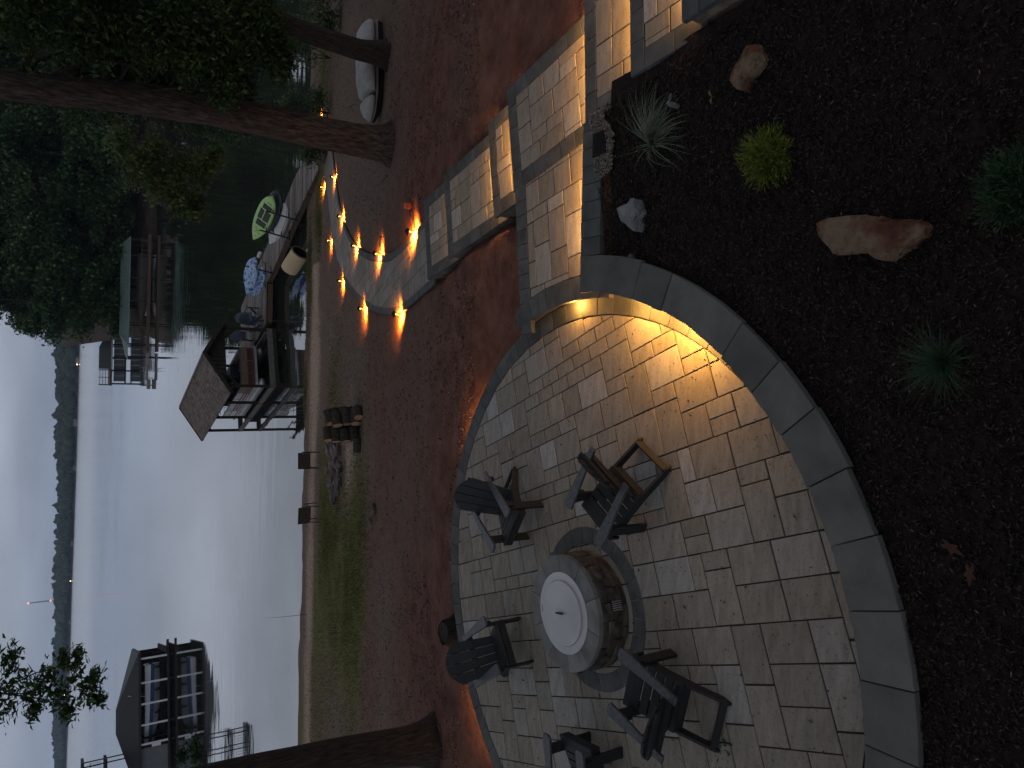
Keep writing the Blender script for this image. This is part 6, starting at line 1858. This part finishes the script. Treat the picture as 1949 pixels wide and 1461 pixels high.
# clay litter: clods, twigs and leaf bits on the slope
n = 15000
y = 9.3 + 21 * g.random(n) ** 1.5; x = g.uniform(-14, 15, n) * np.clip(y / 22, .45, 1.1)
d = np.hypot(x - C0[0], y - C0[1]); keep = (d > 3.5)
pcx = np.interp(y, [c[1] for c in ctr], [c[0] for c in ctr])
keep &= ~((np.abs(x - pcx) < 1.1) & (y > 11)) & ~((x > 1.6) & (x < 4.0) & (y < 12))
x, y = x[keep], y[keep]
shards(x, y, terr(x, y) + .012, .045, 70, .45, 'litter', 'clay_litter', .5, .4)
n = 900
y = g.uniform(9.5, 24, n); x = g.uniform(-9, 11, n); d = np.hypot(x - C0[0], y - C0[1])
pcx = np.interp(y, [c[1] for c in ctr], [c[0] for c in ctr])
keep = (d > 3.6) & ~((np.abs(x - pcx) < 1.2) & (y > 11)) & ~((x > 1.5) & (x < 4.2) & (y < 12))
x, y = x[keep], y[keep]
shards(x, y, terr(x, y) + .016, .15, 71, .06, 'litter', 'twigs', .06, .15)

# lawn blades near the water
def lawn(n, cx, cy, rx, ry, hgt, seed):
    g = np.random.default_rng(seed)
    x = g.normal(cx, rx * .5, n); y = g.normal(cy, ry * .5, n)
    keep = (y < shore_y(x) - .15)
    return x[keep], y[keep]
bx, by = [], []
for a in ((9000, -5.2, 26.0, 3.2, 2.2), (5000, -6.5, 20.0, 4.2, 3.0), (7000, -6.3, 23.0, 4.2, 3.0), (3500, 4.6, 32.0, 3.2, .7), (6000, 7.2, 29.8, 1.7, 1.0), (3500, -13, 27, 5, 4), (4500, 13, 29.5, 4.5, 2.0), (2500, -4, 18.5, 3, 1.4), (1500, -.6, 32.3, 1.2, .4), (2000, -.5, 24, 2.5, 2)):
    u, v = lawn(*a, .1, a[0]); bx.append(u); by.append(v)
x, y = np.concatenate(bx), np.concatenate(by); n = len(x)
keep = ~((np.hypot((x - FR_[0]) / 1.2, (y - FR_[1]) / 1.7) < 1)); 
pcx = np.interp(y, [c[1] for c in ctr], [c[0] for c in ctr]); keep &= ~((np.abs(x - pcx) < .95))
x, y = x[keep], y[keep]; n = len(x)
g = np.random.default_rng(90)
a = g.uniform(0, 2 * np.pi, n); h = g.uniform(.04, .11, n); ln = g.normal(0, .035, (n, 2))
z_ = terr(x, y) + .005
V = np.stack([np.stack([x - .012 * np.cos(a), y - .012 * np.sin(a), z_], 1), np.stack([x + .012 * np.cos(a), y + .012 * np.sin(a), z_], 1), np.stack([x + ln[:, 0], y + ln[:, 1], z_ + h], 1)], 1).reshape(-1, 3)
tag(link('lawn_grass', np_mesh('lawn_grass', V, np.arange(3 * n).reshape(-1, 3), M['lawn_blade'])), kind='stuff')

# leaf bits blown onto the patio and the bed
n = 130
a = g.uniform(0, 2 * np.pi, n); q = 3.1 * np.sqrt(g.random(n)); x, y = C0[0] + q * np.cos(a), C0[1] + q * np.sin(a)
keep = np.hypot(x - PIT[0], y - PIT[1]) > .66
pts = np.stack([x, y, np.full(n, .009)], 1)[keep]
V, Fq = leaf_quads(pts, .038, 93, flat=.15, aspect=.5)
V[:, 2] = np.clip(V[:, 2], .004, .02)
tag(link('leaf_litter', np_mesh('leaf_litter', V, Fq, M['dry_leaf'])), kind='stuff')
n = 420                                        # grit and droppings along the joints
a = g.uniform(0, 2 * np.pi, n); q = 3.1 * np.sqrt(g.random(n)); x, y = C0[0] + q * np.cos(a), C0[1] + q * np.sin(a)
keep = np.hypot(x - PIT[0], y - PIT[1]) > .66
shards(x[keep], y[keep], np.full(keep.sum(), .005), .014, 94, .4, 'chip', 'patio_grit', .8, .3)
for (x, y, r_, n_, lab) in ((-3.12, 4.30, .09, 22, 'small green weed sprig on the patio behind the front chair'), (-3.45, 4.18, .06, 12, 'smaller weed sprig at the left edge of the patio, beside a chair')):
    s_ = thing('weed', lab, 'plant', (x, y, .002))
    p_ = cluster_points([(0, 0, .02, r_)], n_, int(-x * 100), per=4, twig=.4, squash=.15)
    V, Fq = leaf_quads(p_, .05, 7, flat=.3, aspect=.4); V[:, 2] = np.clip(V[:, 2], .004, .06)
    tag(link('foliage', np_mesh('foliage', V, Fq, M['shrub_leaf']), None, s_), kind='stuff')
for (x, y, lab) in ((-.93, 2.24, 'dry red brown oak leaf in the mulch, larger of the two'), (-1.06, 2.13, 'dry red brown oak leaf in the mulch, smaller and nearer the wall')):
    pl = []
    for i in range(16):
        t = 2 * math.pi * i / 16; r_ = .05 * (1 + .38 * math.cos(t * 5)) * (.75 if abs(math.sin(t)) > .7 else 1)
        pl.append((r_ * math.cos(t) * 1.2, r_ * math.sin(t) * .8))
    o = MB().slab(pl, 0, .004, .001).build('oak_leaf', M['red_leaf'], None, loc=(x, y, bz(x, y) + .03), rot=(.15, .2, x * 9)); tag(o, lab, 'leaf')

# ------------------------------------------------------------------ air over the lake
hz = bpy.data.materials.new('lake_haze'); hz.use_nodes = True
t = hz.node_tree; t.nodes.clear()
o_ = t.nodes.new('ShaderNodeOutputMaterial'); pv = t.nodes.new('ShaderNodeVolumePrincipled')
pv.inputs['Color'].default_value = (.62, .76, 1.0, 1); pv.inputs['Density'].default_value = .00017; pv.inputs['Anisotropy'].default_value = .0
t.links.new(pv.outputs[0], o_.inputs['Volume'])
hb = MB().box((-300, 1180, 35), (7600, 2440, 90)).build('haze', hz); tag(hb, kind='stuff')
